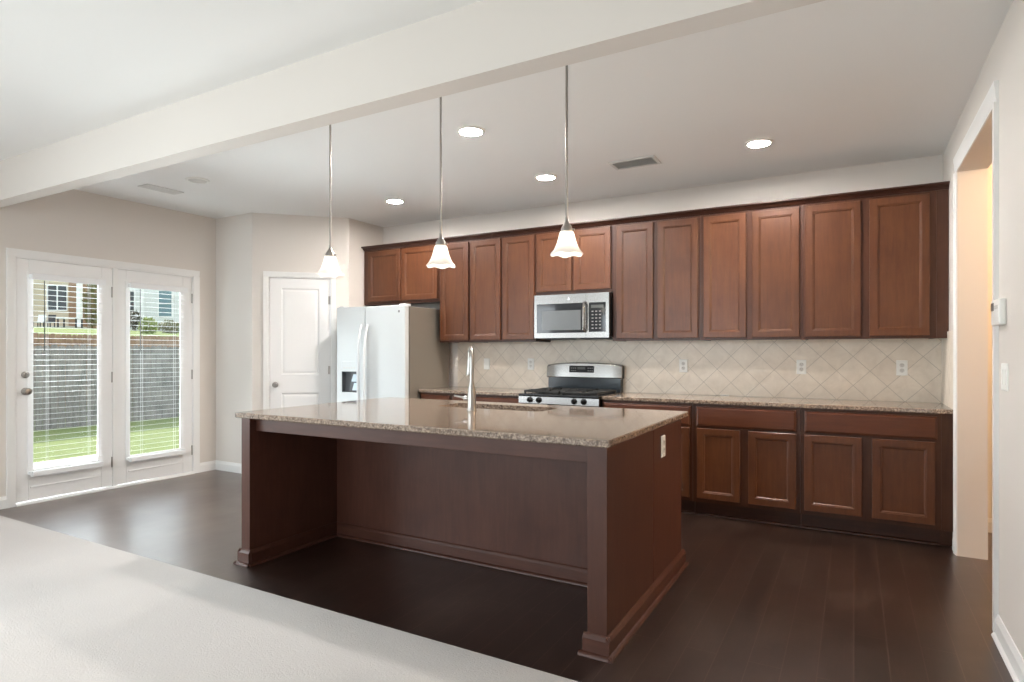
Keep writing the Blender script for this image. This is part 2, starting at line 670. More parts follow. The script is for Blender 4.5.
# diagonal pantry wall, in its own frame: +x along the wall, -y towards the room
diag = math.pi / 4
LEN = (NX - QX) * math.sqrt(2)
dw = thing('wall_diagonal', (QX, YP, 0), 'diagonal pale wall holding the pantry door', 'wall', None, 'structure', diag)
m = MB()
recess(m, [(0.165, 0.79, 0.0, 2.08)], 0, LEN, 0, ZC, lambda b, a, c, z0, z1: b.box(a, c, 0, 0.1, z0, z1))
m.build('panel', M['wall'], dw, True, 0)


def base_prof(y, s, h=0.1, t_=0.014):
    """baseboard section against plane y, projecting s*t"""
    return [(y, 0), (y + s * t_, 0), (y + s * t_, h * 0.72), (y + s * t_ * 0.55, h * 0.88), (y + s * t_ * 0.4, h), (y, h)]


def quarter(y, s, r=0.014, z0=0.0):
    return [(y, z0)] + [(y + s * r * math.sin(a), z0 + r * math.cos(a)) for a in [PI / 2 * (1 - k / 5) for k in range(6)]]


# baseboards
m = MB()
for a, b in ((2.2, 2.333), (4.03, YP)):
    m.prism(base_prof(XL, 1), 'y', a, b)
m.prism(base_prof(XL, 1), 'y', YF, 2.2)
struct(m.build('baseboard_left', M['trim'], smooth=20), 'white baseboard along the patio door wall', 'baseboard')
m = MB()
m.prism(base_prof(YP, -1), 'x', XL, QX + 0.006)
struct(m.build('baseboard_nook', M['trim'], smooth=20), 'white baseboard on the short wall beside the patio doors', 'baseboard')
bd = thing('baseboard_diagonal', (QX, YP, 0), 'white baseboard beside the pantry door', 'baseboard', None, 'structure', diag)
m = MB()
m.prism(base_prof(0, -1), 'x', 0.0, 0.1)
m.prism(base_prof(0, -1), 'x', 0.86, LEN)
m.build('board', M['trim'], bd, True, 20)
m = MB()
m.prism(base_prof(XR, -1), 'y', YF, 3.49)
m.prism(base_prof(XR, -1), 'y', 4.79, 4.86)
m.prism(quarter(XR - 0.014, -1), 'y', YF, 3.49)
struct(m.build('baseboard_right', M['trim'], smooth=20), 'white baseboard along the right wall', 'baseboard')
m = MB()
m.prism(base_prof(YB, -1), 'x', XR + 0.15, 2.6)
m.prism(base_prof(2.6, -1), 'y', 2.6, YB)
struct(m.build('baseboard_hall', M['trim'], smooth=20), 'white baseboard in the hallway beyond the doorway', 'baseboard')


def casing_section(w, t_=0.018):
    return [(0, 0), (w, 0), (w, t_), (w * 0.8, t_), (w * 0.62, t_ * 0.8), (w * 0.25, t_ * 0.7), (w * 0.12, t_ * 0.5), (0, t_ * 0.45)]


# cased doorway on the right wall
m = MB()
for x, s in ((XR, -1),):
    for y0, d in ((3.585, -1), (4.735, 1)):
        m.prism([(x + s * tt, y0 + d * w) for w, tt in casing_section(0.095 if d < 0 else 0.055)], 'z', 0, 2.43)
    m.prism([(x + s * tt, 2.43 + w) for w, tt in casing_section(0.095)], 'y', 3.49, 4.79)
struct(m.build('trim_1', M['trim'], smooth=20), 'white casing around the doorway in the right wall', 'trim')
m = MB()
m.box(XR - 0.002, XR + 0.152, 3.573, 3.587, 0, 2.44)
m.box(XR - 0.002, XR + 0.152, 4.733, 4.747, 0, 2.44)
m.box(XR - 0.002, XR + 0.152, 3.585, 4.735, 2.428, 2.442)
struct(m.build('trim_2', M['wall'], smooth=0), 'painted jamb lining the doorway in the right wall', 'trim')

# windows of the living room (beside and behind the viewer)


def room_window(name, label, u0, u1, z0, z1, along):
    w = thing(name, (XL - 0.07, (u0 + u1) / 2, z0) if along == 'y' else ((u0 + u1) / 2, YF - 0.07, z0), label, 'window', None, 'structure')
    def bx(m, a, b, d0, d1, za, zb, bev=0.004):
        if along == 'y':
            m.box(XL + d0, XL + d1, a, b, za, zb, bev)
        else:
            m.box(a, b, YF + d0, YF + d1, za, zb, bev)
    m = MB()
    n = 2 if u1 - u0 < 3 else 3
    step = (u1 - u0) / n
    for k in range(n + 1):
        u = u0 + k * step
        bx(m, max(u - 0.04, u0), min(u + 0.04, u1), -0.1, -0.03, z0, z1)
    for z in (z0, (z0 + z1) / 2, z1):
        bx(m, u0, u1, -0.098, -0.032, max(z - 0.035, z0), min(z + 0.035, z1))
    m.build('frame', M['trim'], w)
    m = MB()
    bx(m, u0 + 0.01, u1 - 0.01, -0.068, -0.062, z0 + 0.01, z1 - 0.01, 0)
    m.build('pane', M['glass'], w, smooth=0)
    m = MB()
    bx(m, u0 - 0.08, u1 + 0.08, -0.02, 0.04, z0 - 0.03, z0)
    m.build('sill', M['trim'], w)


room_window('window_1', 'wide living-room window in the left wall beside the viewer', -1.75, 1.05, 0.55, 2.25, 'y')
room_window('window_2', 'wide living-room window in the wall behind the viewer', -5.35, -1.85, 0.5, 2.35, 'x')

# ------------------------------------------------------------------ patio doors
pc = thing('trim_3', (XL, 3.18, 0), 'white frame and threshold around the patio doors', 'trim', None, 'structure')
m = MB()
for y0, d in ((2.395, -1), (3.965, 1)):
    m.prism([(XL + tt, y0 + d * w) for w, tt in casing_section(0.062)], 'z', 0, 2.085)
m.prism([(XL + tt, 2.085 + w) for w, tt in casing_section(0.062)], 'y', 2.333, 4.027)
m.build('casing', M['trim'], pc, smooth=20)
m = MB()
m.box(XL - 0.14, XL, 2.385, 2.402, 0, 2.085)
m.box(XL - 0.14, XL, 3.958, 3.975, 0, 2.085)
m.box(XL - 0.14, XL, 2.395, 3.965, 2.076, 2.09)
m.box(XL - 0.12, XL + 0.002, 3.162, 3.206, 0.02, 2.078, 0.004)
m.build('jamb', M['trim'], pc)
m = MB()
m.prism([(XL - 0.14, 0), (XL + 0.028, 0), (XL + 0.028, 0.008), (XL + 0.012, 0.022), (XL - 0.14, 0.024)], 'y', 2.395, 3.965)
m.build('threshold', M['trim'], pc)


def french(name, label, y0, y1, g0, g1, hinge_side):
    """glazed leaf in the plane x = XL-0.006 .. XL-0.05"""
    d = thing(name, (XL, (y0 + y1) / 2, 0.024), label, 'door', None, 'structure')
    xi, xo = XL - 0.006, XL - 0.05
    z0, z1, gz0, gz1 = 0.026, 2.074, 0.29, 1.925
    m = MB()
    w_ = 0.034
    m.box(xo, xi, y0, g0 - w_, z0, z1, 0.003)
    m.box(xo, xi, g1 + w_, y1, z0, z1, 0.003)
    m.box(xo, xi, g0 - w_, g1 + w_, z0, gz0 - w_, 0.003)
    m.box(xo, xi, g0 - w_, g1 + w_, gz1 + w_, z1, 0.003)
    m.build('leaf', M['door'], d)
    # raised lite frame
    m = MB()
    for (a, b, c, e) in ((g0 - 0.045, g0, gz0 - 0.045, gz1 + 0.045), (g1, g1 + 0.045, gz0 - 0.045, gz1 + 0.045), (g0, g1, gz0 - 0.045, gz0), (g0, g1, gz1, gz1 + 0.045)):
        m.box(xi - 0.004, xi + 0.007, a, b, c, e, 0.003)
    m.build('glazing_bead', M['door'], d)
    m = MB()
    m.box(XL - 0.016, XL - 0.011, g0 - 0.03, g1 + 0.03, gz0 - 0.03, gz1 + 0.03)
    m.build('pane', M['glass'], d, smooth=0)
    m = MB()
    m.box(xi, xi + 0.008, y0 + 0.1, y1 - 0.1, 0.13, 0.145, 0.003)
    m.build('kick_rail', M['door'], d)
    m = MB()
    yh = y1 - 0.004 if hinge_side > 0 else y0 + 0.004
    for z in (0.25, 1.05, 1.85):
        m.lathe([(0, -0.05), (0.007, -0.05), (0.007, 0.05), (0, 0.05)], (xi + 0.004, yh, z), 'z', 12)
    m.build('hinge', M['nickel'], d)
    return d


d1 = french('door_1', 'left glazed patio door with a deadbolt and knob', 2.405, 3.16, 2.525, 3.03, 1)
yk = 2.468
m = MB()
m.lathe([(0, 0), (0.031, 0), (0.031, 0.006), (0.016, 0.012), (0.013, 0.03), (0.018, 0.036), (0.027, 0.045), (0.029, 0.056), (0.024, 0.066), (0, 0.069)], (XL - 0.006, yk, 0.955), 'x', 24)
m.build('knob', M['nickel'], d1)
m = MB()
m.lathe([(0, 0), (0.029, 0), (0.029, 0.008), (0.022, 0.013), (0, 0.014)], (XL - 0.006, yk, 1.095), 'x', 24)
m.box(XL + 0.006, XL + 0.024, yk - 0.004, yk + 0.004, 1.078, 1.112, 0.003)
m.build('deadbolt', M['nickel'], d1)
french('door_2', 'right glazed patio door without a knob', 3.208, 3.955, 3.32, 3.82, 1)


def blind(label, y0, y1, zt, zb, raised):
    b = thing('window_blind', (XL, (y0 + y1) / 2, zb), label, 'blind', 'white slatted blinds on the patio doors')
    x0 = XL + 0.012
    m = MB()
    m.box(x0, x0 + 0.052, y0 - 0.012, y1 + 0.012, zt - 0.008, zt + 0.03, 0.004)
    m.prism([(x0 + 0.053, zt - 0.015), (x0 + 0.059, zt - 0.015), (x0 + 0.062, zt - 0.005), (x0 + 0.061, zt + 0.026), (x0 + 0.065, zt + 0.036), (x0 + 0.053, zt + 0.036)], 'y', y0 - 0.013, y1 + 0.013)
    m.build('valance', M['blind'], b)
    m = MB()
    n = int((zt - 0.03 - zb - 0.03) / 0.0465)
    for k in range(n):
        z = zt - 0.045 - k * 0.0465
        c = 0.001
        m.prism([(x0 + 0.01, z - 0.002), (x0 + 0.024, z + c - 0.0008), (x0 + 0.038, z), (x0 + 0.038, z + 0.001), (x0 + 0.024, z + c + 0.0002), (x0 + 0.01, z - 0.001)], 'y', y0, y1)
    m.build('slats', M['blind'], b)
    m = MB()
    m.box(x0 + 0.002, x0 + 0.05, y0 - 0.003, y1 + 0.003, zb - 0.03, zb + 0.014, 0.005)
    m.build('bottom_rail', M['blind'], b)
    m = MB()
    for u in (0.2, 0.8):
        y = y0 + (y1 - y0) * u
        for dx in (0.008, 0.04):
            m.tube([(x0 + dx, y, zt), (x0 + dx, y, zb)], 0.0011, 6)
    m.build('ladder_cord', M['blind'], b)
    m = MB()
    yw = y0 + 0.075
    m.tube([(x0 + 0.06, yw, zt - 0.02), (x0 + 0.062, yw, zt - 0.62)], 0.0035, 8)
    m.build('tilt_wand', M['lcd'], b)
    for y in (y0 - 0.006, y1 + 0.006):
        m = MB()
        m.box(XL - 0.007, x0 + 0.03, y - 0.006, y + 0.006, zb - 0.016, zb + 0.012, 0.002)
        m.build('hold_down', M['blind'], b)


blind('white slatted blind on the left patio door', 2.50, 3.05, 1.915, 0.262, False)
blind('white slatted blind on the right patio door', 3.30, 3.845, 1.915, 0.262, False)

# ------------------------------------------------------------------ pantry door (diagonal frame)
td = thing('trim_4', (QX, YP, 0), 'white casing around the pantry door', 'trim', None, 'structure', diag)
m = MB()
for s0, d in ((0.168, -1), (0.787, 1)):
    m.prism([(s0 + d * w, -tt) for w, tt in casing_section(0.058)], 'z', 0, 2.078)
m.prism([(-tt, 2.078 + w) for w, tt in casing_section(0.058)], 'x', 0.11, 0.845)
m.box(0.158, 0.17, 0, 0.1, 0, 2.078)
m.box(0.785, 0.797, 0, 0.1, 0, 2.078)
m.box(0.165, 0.79, 0, 0.1, 2.072, 2.084)
m.build('casing', M['trim'], td, True, 20)
dp = thing('door_3', (QX, YP, 0), 'closed white two-panel pantry door on the diagonal wall', 'door', None, 'structure', diag)
m = MB()
d0, d1_, yb, yf = 0.172, 0.783, 0.046, 0.008
pr = [(0, 0), (0.012, 0.009), (0.02, 0.0095), (0.03, 0.0065), (0.04, 0.003), (0.055, 0.003)]
pans = [(0.285, 0.67, 1.045, 1.965), (0.285, 0.67, 0.19, 0.85)]
recess(m, [(a, b, c, e) for a, b, c, e in pans], d0, d1_, 0.008, 2.07, lambda b, a, c, z0, z1: b.box(a, c, yf, yb, z0, z1))
for a, b, c, e in pans:
    L = []
    for ins, dep in pr:
        L.append([m.bm.verts.new(p) for p in ((a + ins, yf + dep, c + ins), (b - ins, yf + dep, c + ins), (b - ins, yf + dep, e - ins), (a + ins, yf + dep, e - ins))])
    for A, B in zip(L, L[1:]):
        for i in range(4):
            m.bm.faces.new((A[i], A[(i + 1) % 4], B[(i + 1) % 4], B[i]))
    m.bm.faces.new(L[-1])
m.build('leaf', M['door'], dp, True, 20)
m = MB()
m.lathe([(0, 0), (0.03, 0), (0.03, -0.006), (0.014, -0.012), (0.012, -0.03), (0.018, -0.036), (0.027, -0.046), (0.028, -0.057), (0.022, -0.066), (0, -0.068)], (0.228, yf, 0.94), 'y', 24)
m.build('knob', M['nickel'], dp, True)
for z in (0.28, 1.09, 1.845):
    m = MB()
    m.lathe([(0, -0.045), (0.007, -0.045), (0.007, 0.045), (0, 0.045)], (0.784, yf - 0.006, z), 'z', 12)
    m.box(0.764, 0.782, yf - 0.003, yf + 0.002, z - 0.044, z + 0.044)
    m.build('hinge', M['nickel'], dp, True)

# ------------------------------------------------------------------ upper cabinets
DOORP = [(0, 0), (0, 0.0155), (0.0035, 0.019), (0.046, 0.019), (0.049, 0.0165), (0.054, 0.0165), (0.062, 0.0085), (0.075, 0.0085)]


def cab_door(parent, x0, x1, z0, z1, yb, name='door', mat='cab'):
    m = MB()
    m.rings(x0, x1, z0, z1, DOORP, yb)
    return m.build(name, M[mat], parent, smooth=12)


YU = 5.14


def upper(label, x0, x1, z0, z1, doors, dz0, dz1=2.394, name='wall_cabinet', filler=None):
    c = thing(name, ((x0 + x1) / 2, YB, z0), label, 'cabinet', 'wall cabinets above the counter')
    m = MB()
    t_ = 0.018
    # carcass box with a recessed underside, and the face frame
    m.box(x0, x0 + t_, YU + 0.001, YB - 0.004, z0, z1, 0.001)
    m.box(x1 - t_, x1, YU + 0.001, YB - 0.004, z0, z1, 0.001)
    m.box(x0 + t_, x1 - t_, YU + 0.02, YB - 0.004, z0 + 0.015, z0 + 0.033)
    m.box(x0 + t_, x1 - t_, YU + 0.02, YB - 0.004, z1 - t_, z1)
    m.box(x0 + t_, x1 - t_, YB - 0.012, YB - 0.004, z0 + 0.03, z1 - t_)
    m.build('carcass', M['frame'], c, smooth=20)
    m = MB()
    ins = [(a + 0.012, b - 0.012, dz0 + 0.012, dz1 - 0.012) for a, b in doors]
    recess(m, ins, x0, x1, z0, z1, lambda b, a, e, za, zb: b.box(a, e, YU, YU + 0.019, za, zb))
    m.build('face_frame', M['frame'], c, smooth=20)
    for a, b in doors:
        cab_door(c, a, b, dz0, dz1, YU - 0.001)
    if filler:
        m = MB()
        m.box(filler[0], filler[1], YU - 0.004, YU + 0.015, z0, z1, 0.001)
        m.build('filler_strip', M['frame'], c)
    return c


ZU0, ZU1 = 1.384, 2.412
upper('short two-door wall cabinet above the white refrigerator', -4.782, -3.746, 1.808, ZU1, [(-4.718, -4.258), (-4.239, -3.765)], 1.84)
upper('tall one-door wall cabinet next to the refrigerator', -3.744, -3.371, ZU0, ZU1, [(-3.727, -3.383)], 1.404)
upper('tall two-door wall cabinet just left of the microwave', -3.369, -2.626, ZU0, ZU1, [(-3.359, -3.009), (-2.984, -2.638)], 1.404)
upper('short two-door wall cabinet above the microwave', -2.624, -1.864, 1.82, ZU1, [(-2.612, -2.251), (-2.226, -1.877)], 1.85)
upper('tall two-door wall cabinet just right of the microwave', -1.862, -1.101, ZU0, ZU1, [(-1.823, -1.496), (-1.456, -1.12)], 1.404)
upper('tall two-door wall cabinet second to the right of the microwave', -1.099, -0.34, ZU0, ZU1, [(-1.075, -0.745), (-0.701, -0.361)], 1.404)
upper('tall two-door wall cabinet against the right wall', -0.338, 0.502, ZU0, ZU1, [(-0.319, 0.046), (0.1, 0.463)], 1.404, filler=(0.502, 0.571))

m = MB()
m.prism([(YU + 0.002, 2.4125), (YU - 0.008, 2.4125), (YU - 0.012, 2.42), (YU - 0.02, 2.424), (YU - 0.03, 2.437), (YU - 0.046, 2.444), (YU - 0.052, 2.446), (YU - 0.052, 2.457), (YU + 0.002, 2.457)], 'x', -4.784, 0.572)
tag(m.build('crown_molding', M['crown'], smooth=15), 'dark brown crown molding along the top of the wall cabinets', 'molding')

# ------------------------------------------------------------------ base cabinets and worktops
YBF = 4.87


def drawer_front(c, x0, x1, z0, z1, yb):
    m = MB()
    m.rings(x0, x1, z0, z1, [(0, 0), (0, 0.012), (0.004, 0.015), (0.009, 0.0165), (0.014, 0.0195), (0.02, 0.0195)], yb)
    return m.build('drawer_front', M['cabx'], c, smooth=12)


def base(label, x0, x1, drawers, doors, filler=None, end=None):
    c = thing('base_cabinet', ((x0 + x1) / 2, YB, 0), label, 'cabinet', 'base cabinets under the back counter')
    m = MB()
    m.box(x0, x0 + 0.018, YBF + 0.001, YB - 0.004, 0.118, 0.882)
    m.box(x1 - 0.018, x1, YBF + 0.001, YB - 0.004, 0.118, 0.882)
    m.box(x0 + 0.018, x1 - 0.018, YBF + 0.02, YB - 0.004, 0.118, 0.136)
    m.box(x0 + 0.018, x1 - 0.018, YB - 0.012, YB - 0.004, 0.136, 0.882)
    m.build('carcass', M['frame'], c, smooth=20)
    m = MB()
    ins = [(a + 0.012, b - 0.012, 0.159, 0.682) for a, b in doors] + [(a + 0.012, b - 0.012, 0.722, 0.851) for a, b in drawers]
    recess(m, ins, x0, x1, 0.115, 0.883, lambda b, a, e, za, zb: b.box(a, e, YBF, YBF + 0.019, za, zb))
    m.build('face_frame', M['frame'], c, smooth=20)
    m = MB()
    m.box(x0, x1, YBF + 0.075, YBF + 0.09, 0.0, 0.118)
    m.prism(quarter(YBF + 0.075, -1, 0.016), 'x', x0, x1)
    m.build('toe_kick', M['toe'], c, smooth=30)
    for a, b in drawers:
        drawer_front(c, a, b, 0.71, 0.863, YBF - 0.001)
    for a, b in doors:
        cab_door(c, a, b, 0.147, 0.694, YBF - 0.001)
    if filler:
        m = MB()
        m.box(filler[0], filler[1], YBF - 0.002, YBF + 0.017, 0.115, 0.883, 0.001)
        m.box(filler[0], filler[1], YBF + 0.075, YBF + 0.09, 0.0, 0.118)
        m.build('filler_strip', M['frame'], c)
    return c


base('narrow base cabinet between the refrigerator and the stove, next to the refrigerator', -3.785, -3.405, [(-3.765, -3.425)], [(-3.765, -3.425)])
base('two-door base cabinet touching the left side of the stove', -3.403, -2.632, [(-3.39, -2.65)], [(-3.39, -3.03), (-3.005, -2.65)])
base('two-door base cabinet touching the right side of the stove, mostly behind the island', -1.855, -1.104, [(-1.84, -1.121)], [(-1.84, -1.5), (-1.468, -1.128)])
base('middle two-door base cabinet of the run right of the stove', -1.102, -0.339, [(-1.076, -0.365)], [(-1.069, -0.751), (-0.692, -0.365)])
base('two-door base cabinet in the corner by the right wall', -0.337, 0.502, [(-0.31, 0.48)], [(-0.312, 0.05), (0.109, 0.468)], filler=(0.502, 0.571))


def slab(x0, x1, y0, y1, z0, z1, hole=None, bev=0.006):
    m = MB()
    if hole is None:
        m.box(x0, x1, y0, y1, z0, z1, bev, 3)
        return m
    hx0, hx1, hy0, hy1, r = hole
    def loop(cx0, cx1, cy0, cy1, rad, z):
        out = []
        n = 6
        for (cx, cy, a0) in ((cx1 - rad, cy1 - rad, 0), (cx0 + rad, cy1 - rad, PI / 2), (cx0 + rad, cy0 + rad, PI), (cx1 - rad, cy0 + rad, 1.5 * PI)):
            for k in range(n + 1):
                a = a0 + PI / 2 * k / n
                out.append((cx + rad * math.cos(a), cy + rad * math.sin(a), z))
        return out
    bm = m.bm
    e = 0.005
    Ls = [loop(hx0, hx1, hy0, hy1, r, z0), loop(hx0, hx1, hy0, hy1, r, z1), loop(x0 + e, x1 - e, y0 + e, y1 - e, 0.012, z1),
          loop(x0 + 0.0015, x1 - 0.0015, y0 + 0.0015, y1 - 0.0015, 0.0155, z1 - 0.0015),
          loop(x0, x1, y0, y1, 0.017, z1 - e), loop(x0, x1, y0, y1, 0.017, z0 + e), loop(x0 + e, x1 - e, y0 + e, y1 - e, 0.012, z0)]
    V = [[bm.verts.new(p) for p in L] for L in Ls]
    V.append(V[0])
    fs = []
    for A, B in zip(V, V[1:]):
        n = len(A)
        for i in range(n):
            j = (i + 1) % n
            fs.append(bm.faces.new((A[i], A[j], B[j], B[i])))
    bmesh.ops.recalc_face_normals(bm, faces=fs)
    return m


tag(slab(-3.79, -2.634, 4.845, 5.458, 0.884, 0.914).build('worktop', M['granite'], smooth=0), 'granite worktop between the refrigerator and the stove', 'worktop')
tag(slab(-1.853, 0.571, 4.845, 5.458, 0.884, 0.914).build('worktop', M['granite'], smooth=0), 'long granite worktop between the stove and the right wall', 'worktop')

m = MB()
m.box(-3.74, XR - 0.011, 5.459, YB, 0.884, 1.4)
struct(m.build('wall_tile', M['tile'], smooth=0), 'beige diagonal tile backsplash above the back counter', 'backsplash')
m = MB()
m.box(XR - 0.011, XR, 4.79, YB, 0.914, 1.43, 0.001)
struct(m.build('wall_tile_return', M['tiley'], smooth=0), 'short tile return on the right wall beside the counter', 'backsplash')


# outlets and switch plates ------------------------------------------------------
def plate_mb(w=0.072, h=0.116):
    m = MB()
    m.rings(-w / 2, w / 2, -h / 2, h / 2, [(0, 0), (0, 0.003), (0.004, 0.006), (0.01, 0.006)], 0)
    return m


def outlet(loc, label, rz=0.0, switch=False):
    o = thing('light_switch' if switch else 'outlet', loc, label, 'switch' if switch else 'outlet', 'white wall plates', None, rz)
    plate_mb().build('plate', M['white'], o, True, 20)
    if switch:
        m = MB()
        m.box(-0.017, 0.017, -0.0085, -0.005, -0.034, 0.034, 0.002)
        m.build('rocker', M['white'], o, True)
    else:
        for s in (-1, 1):
            m = MB()
            m.lathe([(0, -0.0085), (0.0155, -0.0085), (0.0165, -0.007), (0.0165, -0.005), (0, -0.005)], (0, 0, s * 0.02), 'y', 20)
            f = m.build('socket', M['slot'], o, True)
            m = MB()
            for sx in (-0.006, 0.006):
                m.box(sx - 0.0012, sx + 0.0012, -0.0092, -0.0084, s * 0.02 + 0.0, s * 0.02 + 0.009)
            m.lathe([(0, -0.0092), (0.002, -0.0092), (0.002, -0.0084), (0, -0.0084)], (0, 0, s * 0.02 - 0.006), 'y', 10)
            m.build('slots', M['gasket'], f, True)
    return o


outlet((-3.368, 5.458, 1.16), 'white switch plate on the tile beside the faucet, nearest the refrigerator', switch=True)
outlet((-2.845, 5.458, 1.164), 'white outlet on the tile just left of the stove')
outlet((-1.318, 5.458, 1.164), 'white outlet on the tile just right of the stove')
outlet((-0.37, 5.458, 1.166), 'white outlet in the middle of the tile right of the stove')
outlet((0.318, 5.458, 1.168), 'white outlet on the tile nearest the right wall')
outlet((-0.9035, 3.28, 0.778), 'white outlet on the brown end panel of the island', PI / 2)
sw = thing('light_switch', (XR, 3.35, 1.182), 'white double switch plate below the thermostat', 'switch', None, None, -PI / 2)
plate_mb(0.118, 0.118).build('plate', M['white'], sw, True, 20)
for s in (-1, 1):
    m = MB()
    m.box(s * 0.023 - 0.016, s * 0.023 + 0.016, -0.0095, -0.005, -0.034, 0.034, 0.002)
    m.build('rocker', M['white'], sw, True)
th = thing('thermostat', (XR, 3.41, 1.466), 'white thermostat on the right wall beside the doorway', 'thermostat', None, None, -PI / 2)
m = MB()
m.box(-0.085, 0.085, -0.028, 0, -0.058, 0.058, 0.008, 3)
m.build('body', M['white'], th, True)
m = MB()
m.box(-0.078, -0.02, -0.03, -0.026, 0.008, 0.044, 0.002)
m.build('screen', M['lcd'], th, True)
m = MB()
for k in range(3):
    m.box(0.0 + k * 0.025, 0.016 + k * 0.025, -0.031, -0.026, 0.014, 0.03, 0.002)
m.build('buttons', M['slot'], th, True)

# small white scrap on the counter
m = MB()
m.prism([(-1.005, 5.445), (-0.95, 5.436), (-0.925, 5.44), (-0.93, 5.45), (-0.975, 5.453)], 'z', 0.9142, 0.921, 0.002)
tag(m.build('paper_scrap', M['white']), 'tiny white scrap lying on the long worktop against the tile', 'scrap')

# ------------------------------------------------------------------ refrigerator
fx0, fx1, fy, fz = -4.712, -3.803, 4.65, 1.748
F = thing('refrigerator', ((fx0 + fx1) / 2, 5.05, 0), 'white side-by-side refrigerator with grey sides and a water dispenser', 'refrigerator')
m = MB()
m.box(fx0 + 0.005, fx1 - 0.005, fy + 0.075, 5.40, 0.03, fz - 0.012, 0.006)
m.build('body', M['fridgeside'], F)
m = MB()
m.box(fx0 + 0.012, fx1 - 0.012, fy + 0.062, fy + 0.0755, 0.09, fz - 0.02)
m.build('gasket', M['gasket'], F)
m = MB()
m.box(fx0 + 0.02, fx1 - 0.02, fy + 0.03, fy + 0.075, 0.0, 0.085, 0.004)
for k in range(9):
    m.box(fx0 + 0.08, fx1 - 0.08, fy + 0.025, fy + 0.031, 0.012 + k * 0.0075, 0.015 + k * 0.0075)
m.build('toe_grille', M['gasket'], F)
xs = -4.322
for (a, b, nm) in ((fx0, xs - 0.004, 'freezer_door'), (xs + 0.004, fx1, 'fridge_door')):
    m = MB()
    if nm == 'freezer_door':
        hole = (a + 0.075, a + 0.285, 0.87, 1.085)
        recess(m, [hole], a, b, 0.09, fz, lambda q, u0, u1, z0, z1: q.box(u0, u1, fy, fy + 0.062, z0, z1))
        bmesh.ops.remove_doubles(m.bm, verts=m.bm.verts[:], dist=0.0001)
        m.box(a + 0.075, a + 0.285, fy + 0.055, fy + 0.0615, 0.87, 1.085)
    else:
        m.box(a, b, fy, fy + 0.062, 0.09, fz, 0.012, 4)
    dr = m.build(nm, M['fridge'], F, smooth=40)
    # curved bar handle near the centre gap
    hx = (xs - 0.045) if nm == 'freezer_door' else (xs + 0.045)
    m = MB()
    pts, rad = [], []
    n = 26
    for k in range(n + 1):
        u = k / n
        z = 0.62 + u * 0.94
        out = 0.016 + 0.052 * (1 - abs(2 * u - 1) ** 4)
        bow = 0.016 * (1 - (2 * u - 1) ** 2)
        pts.append((hx + (bow if nm == 'freezer_door' else -bow) * 0.6, fy - out + 0.012, z))
        rad.append(0.0125 + 0.006 * math.sin(PI * u))
    m.tube(pts, rad, 12)
    m.tube([(hx, fy + 0.004, 0.63), (hx, fy - 0.02, 0.63)], 0.014, 12)
    m.tube([(hx, fy + 0.004, 1.55), (hx, fy - 0.02, 1.55)], 0.014, 12)
    m.build('handle', M['fridge'], dr)
    if nm == 'freezer_door':
        m = MB()
        # frame of the dispenser around the recess, with a control fascia above it
        u0, u1 = a + 0.06, a + 0.30
        m.box(u0, a + 0.075, fy - 0.006, fy + 0.01, 0.855, 1.19, 0.003)
        m.box(a + 0.285, u1, fy - 0.006, fy + 0.01, 0.855, 1.19, 0.003)
        m.box(a + 0.075, a + 0.285, fy - 0.006, fy + 0.01, 0.855, 0.87, 0.003)
        m.box(a + 0.075, a + 0.285, fy - 0.006, fy + 0.01, 1.085, 1.19, 0.003)
        dm = m.build('dispenser_frame', M['fridge'], dr)
        m = MB()
        e = 0.0005
        m.box(a + 0.075 + e, a + 0.285 - e, fy + 0.05, fy + 0.054, 0.87 + e, 1.085 - e)
        m.box(a + 0.075 + e, a + 0.078, fy + 0.004, fy + 0.05, 0.87 + e, 1.085 - e)
        m.box(a + 0.282, a + 0.285 - e, fy + 0.004, fy + 0.05, 0.87 + e, 1.085 - e)
        m.box(a + 0.078, a + 0.282, fy + 0.004, fy + 0.05, 1.08, 1.085 - e)
        m.box(a + 0.078, a + 0.282, fy + 0.004, fy + 0.05, 0.87 + e, 0.876)
        m.build('dispenser_recess', M['disp'], dr)
        m = MB()
        m.prism([(fy + 0.05, 0.90), (fy + 0.022, 0.89), (fy + 0.018, 0.895), (fy + 0.046, 0.965)], 'x', a + 0.2, a + 0.275)
        m.prism([(fy + 0.05, 0.99), (fy + 0.022, 0.98), (fy + 0.018, 0.985), (fy + 0.046, 1.055)], 'x', a + 0.19, a + 0.255)
        m.build('dispenser_paddle', M['dispblue'], dr)
        m = MB()
        for k in range(5):
            m.box(a + 0.1 + k * 0.036, a + 0.122 + k * 0.036, fy - 0.0075, fy - 0.005, 1.115, 1.13, 0.001)
        m.build('dispenser_keys', M['vent'], dr)
    else:
        m = MB()
        m.lathe([(0, 0), (0.012, 0), (0.012, -0.002), (0, -0.0025)], (b - 0.075, fy, 1.685), 'y', 20)
        m.build('emblem', M['emblem'], dr)
for x in (fx0 + 0.05, fx1 - 0.05):
    m = MB()
    m.box(x - 0.035, x + 0.035, fy + 0.015, fy + 0.11, fz - 0.012, fz + 0.014, 0.006)
    m.build('hinge_cover', M['fridge'], F)

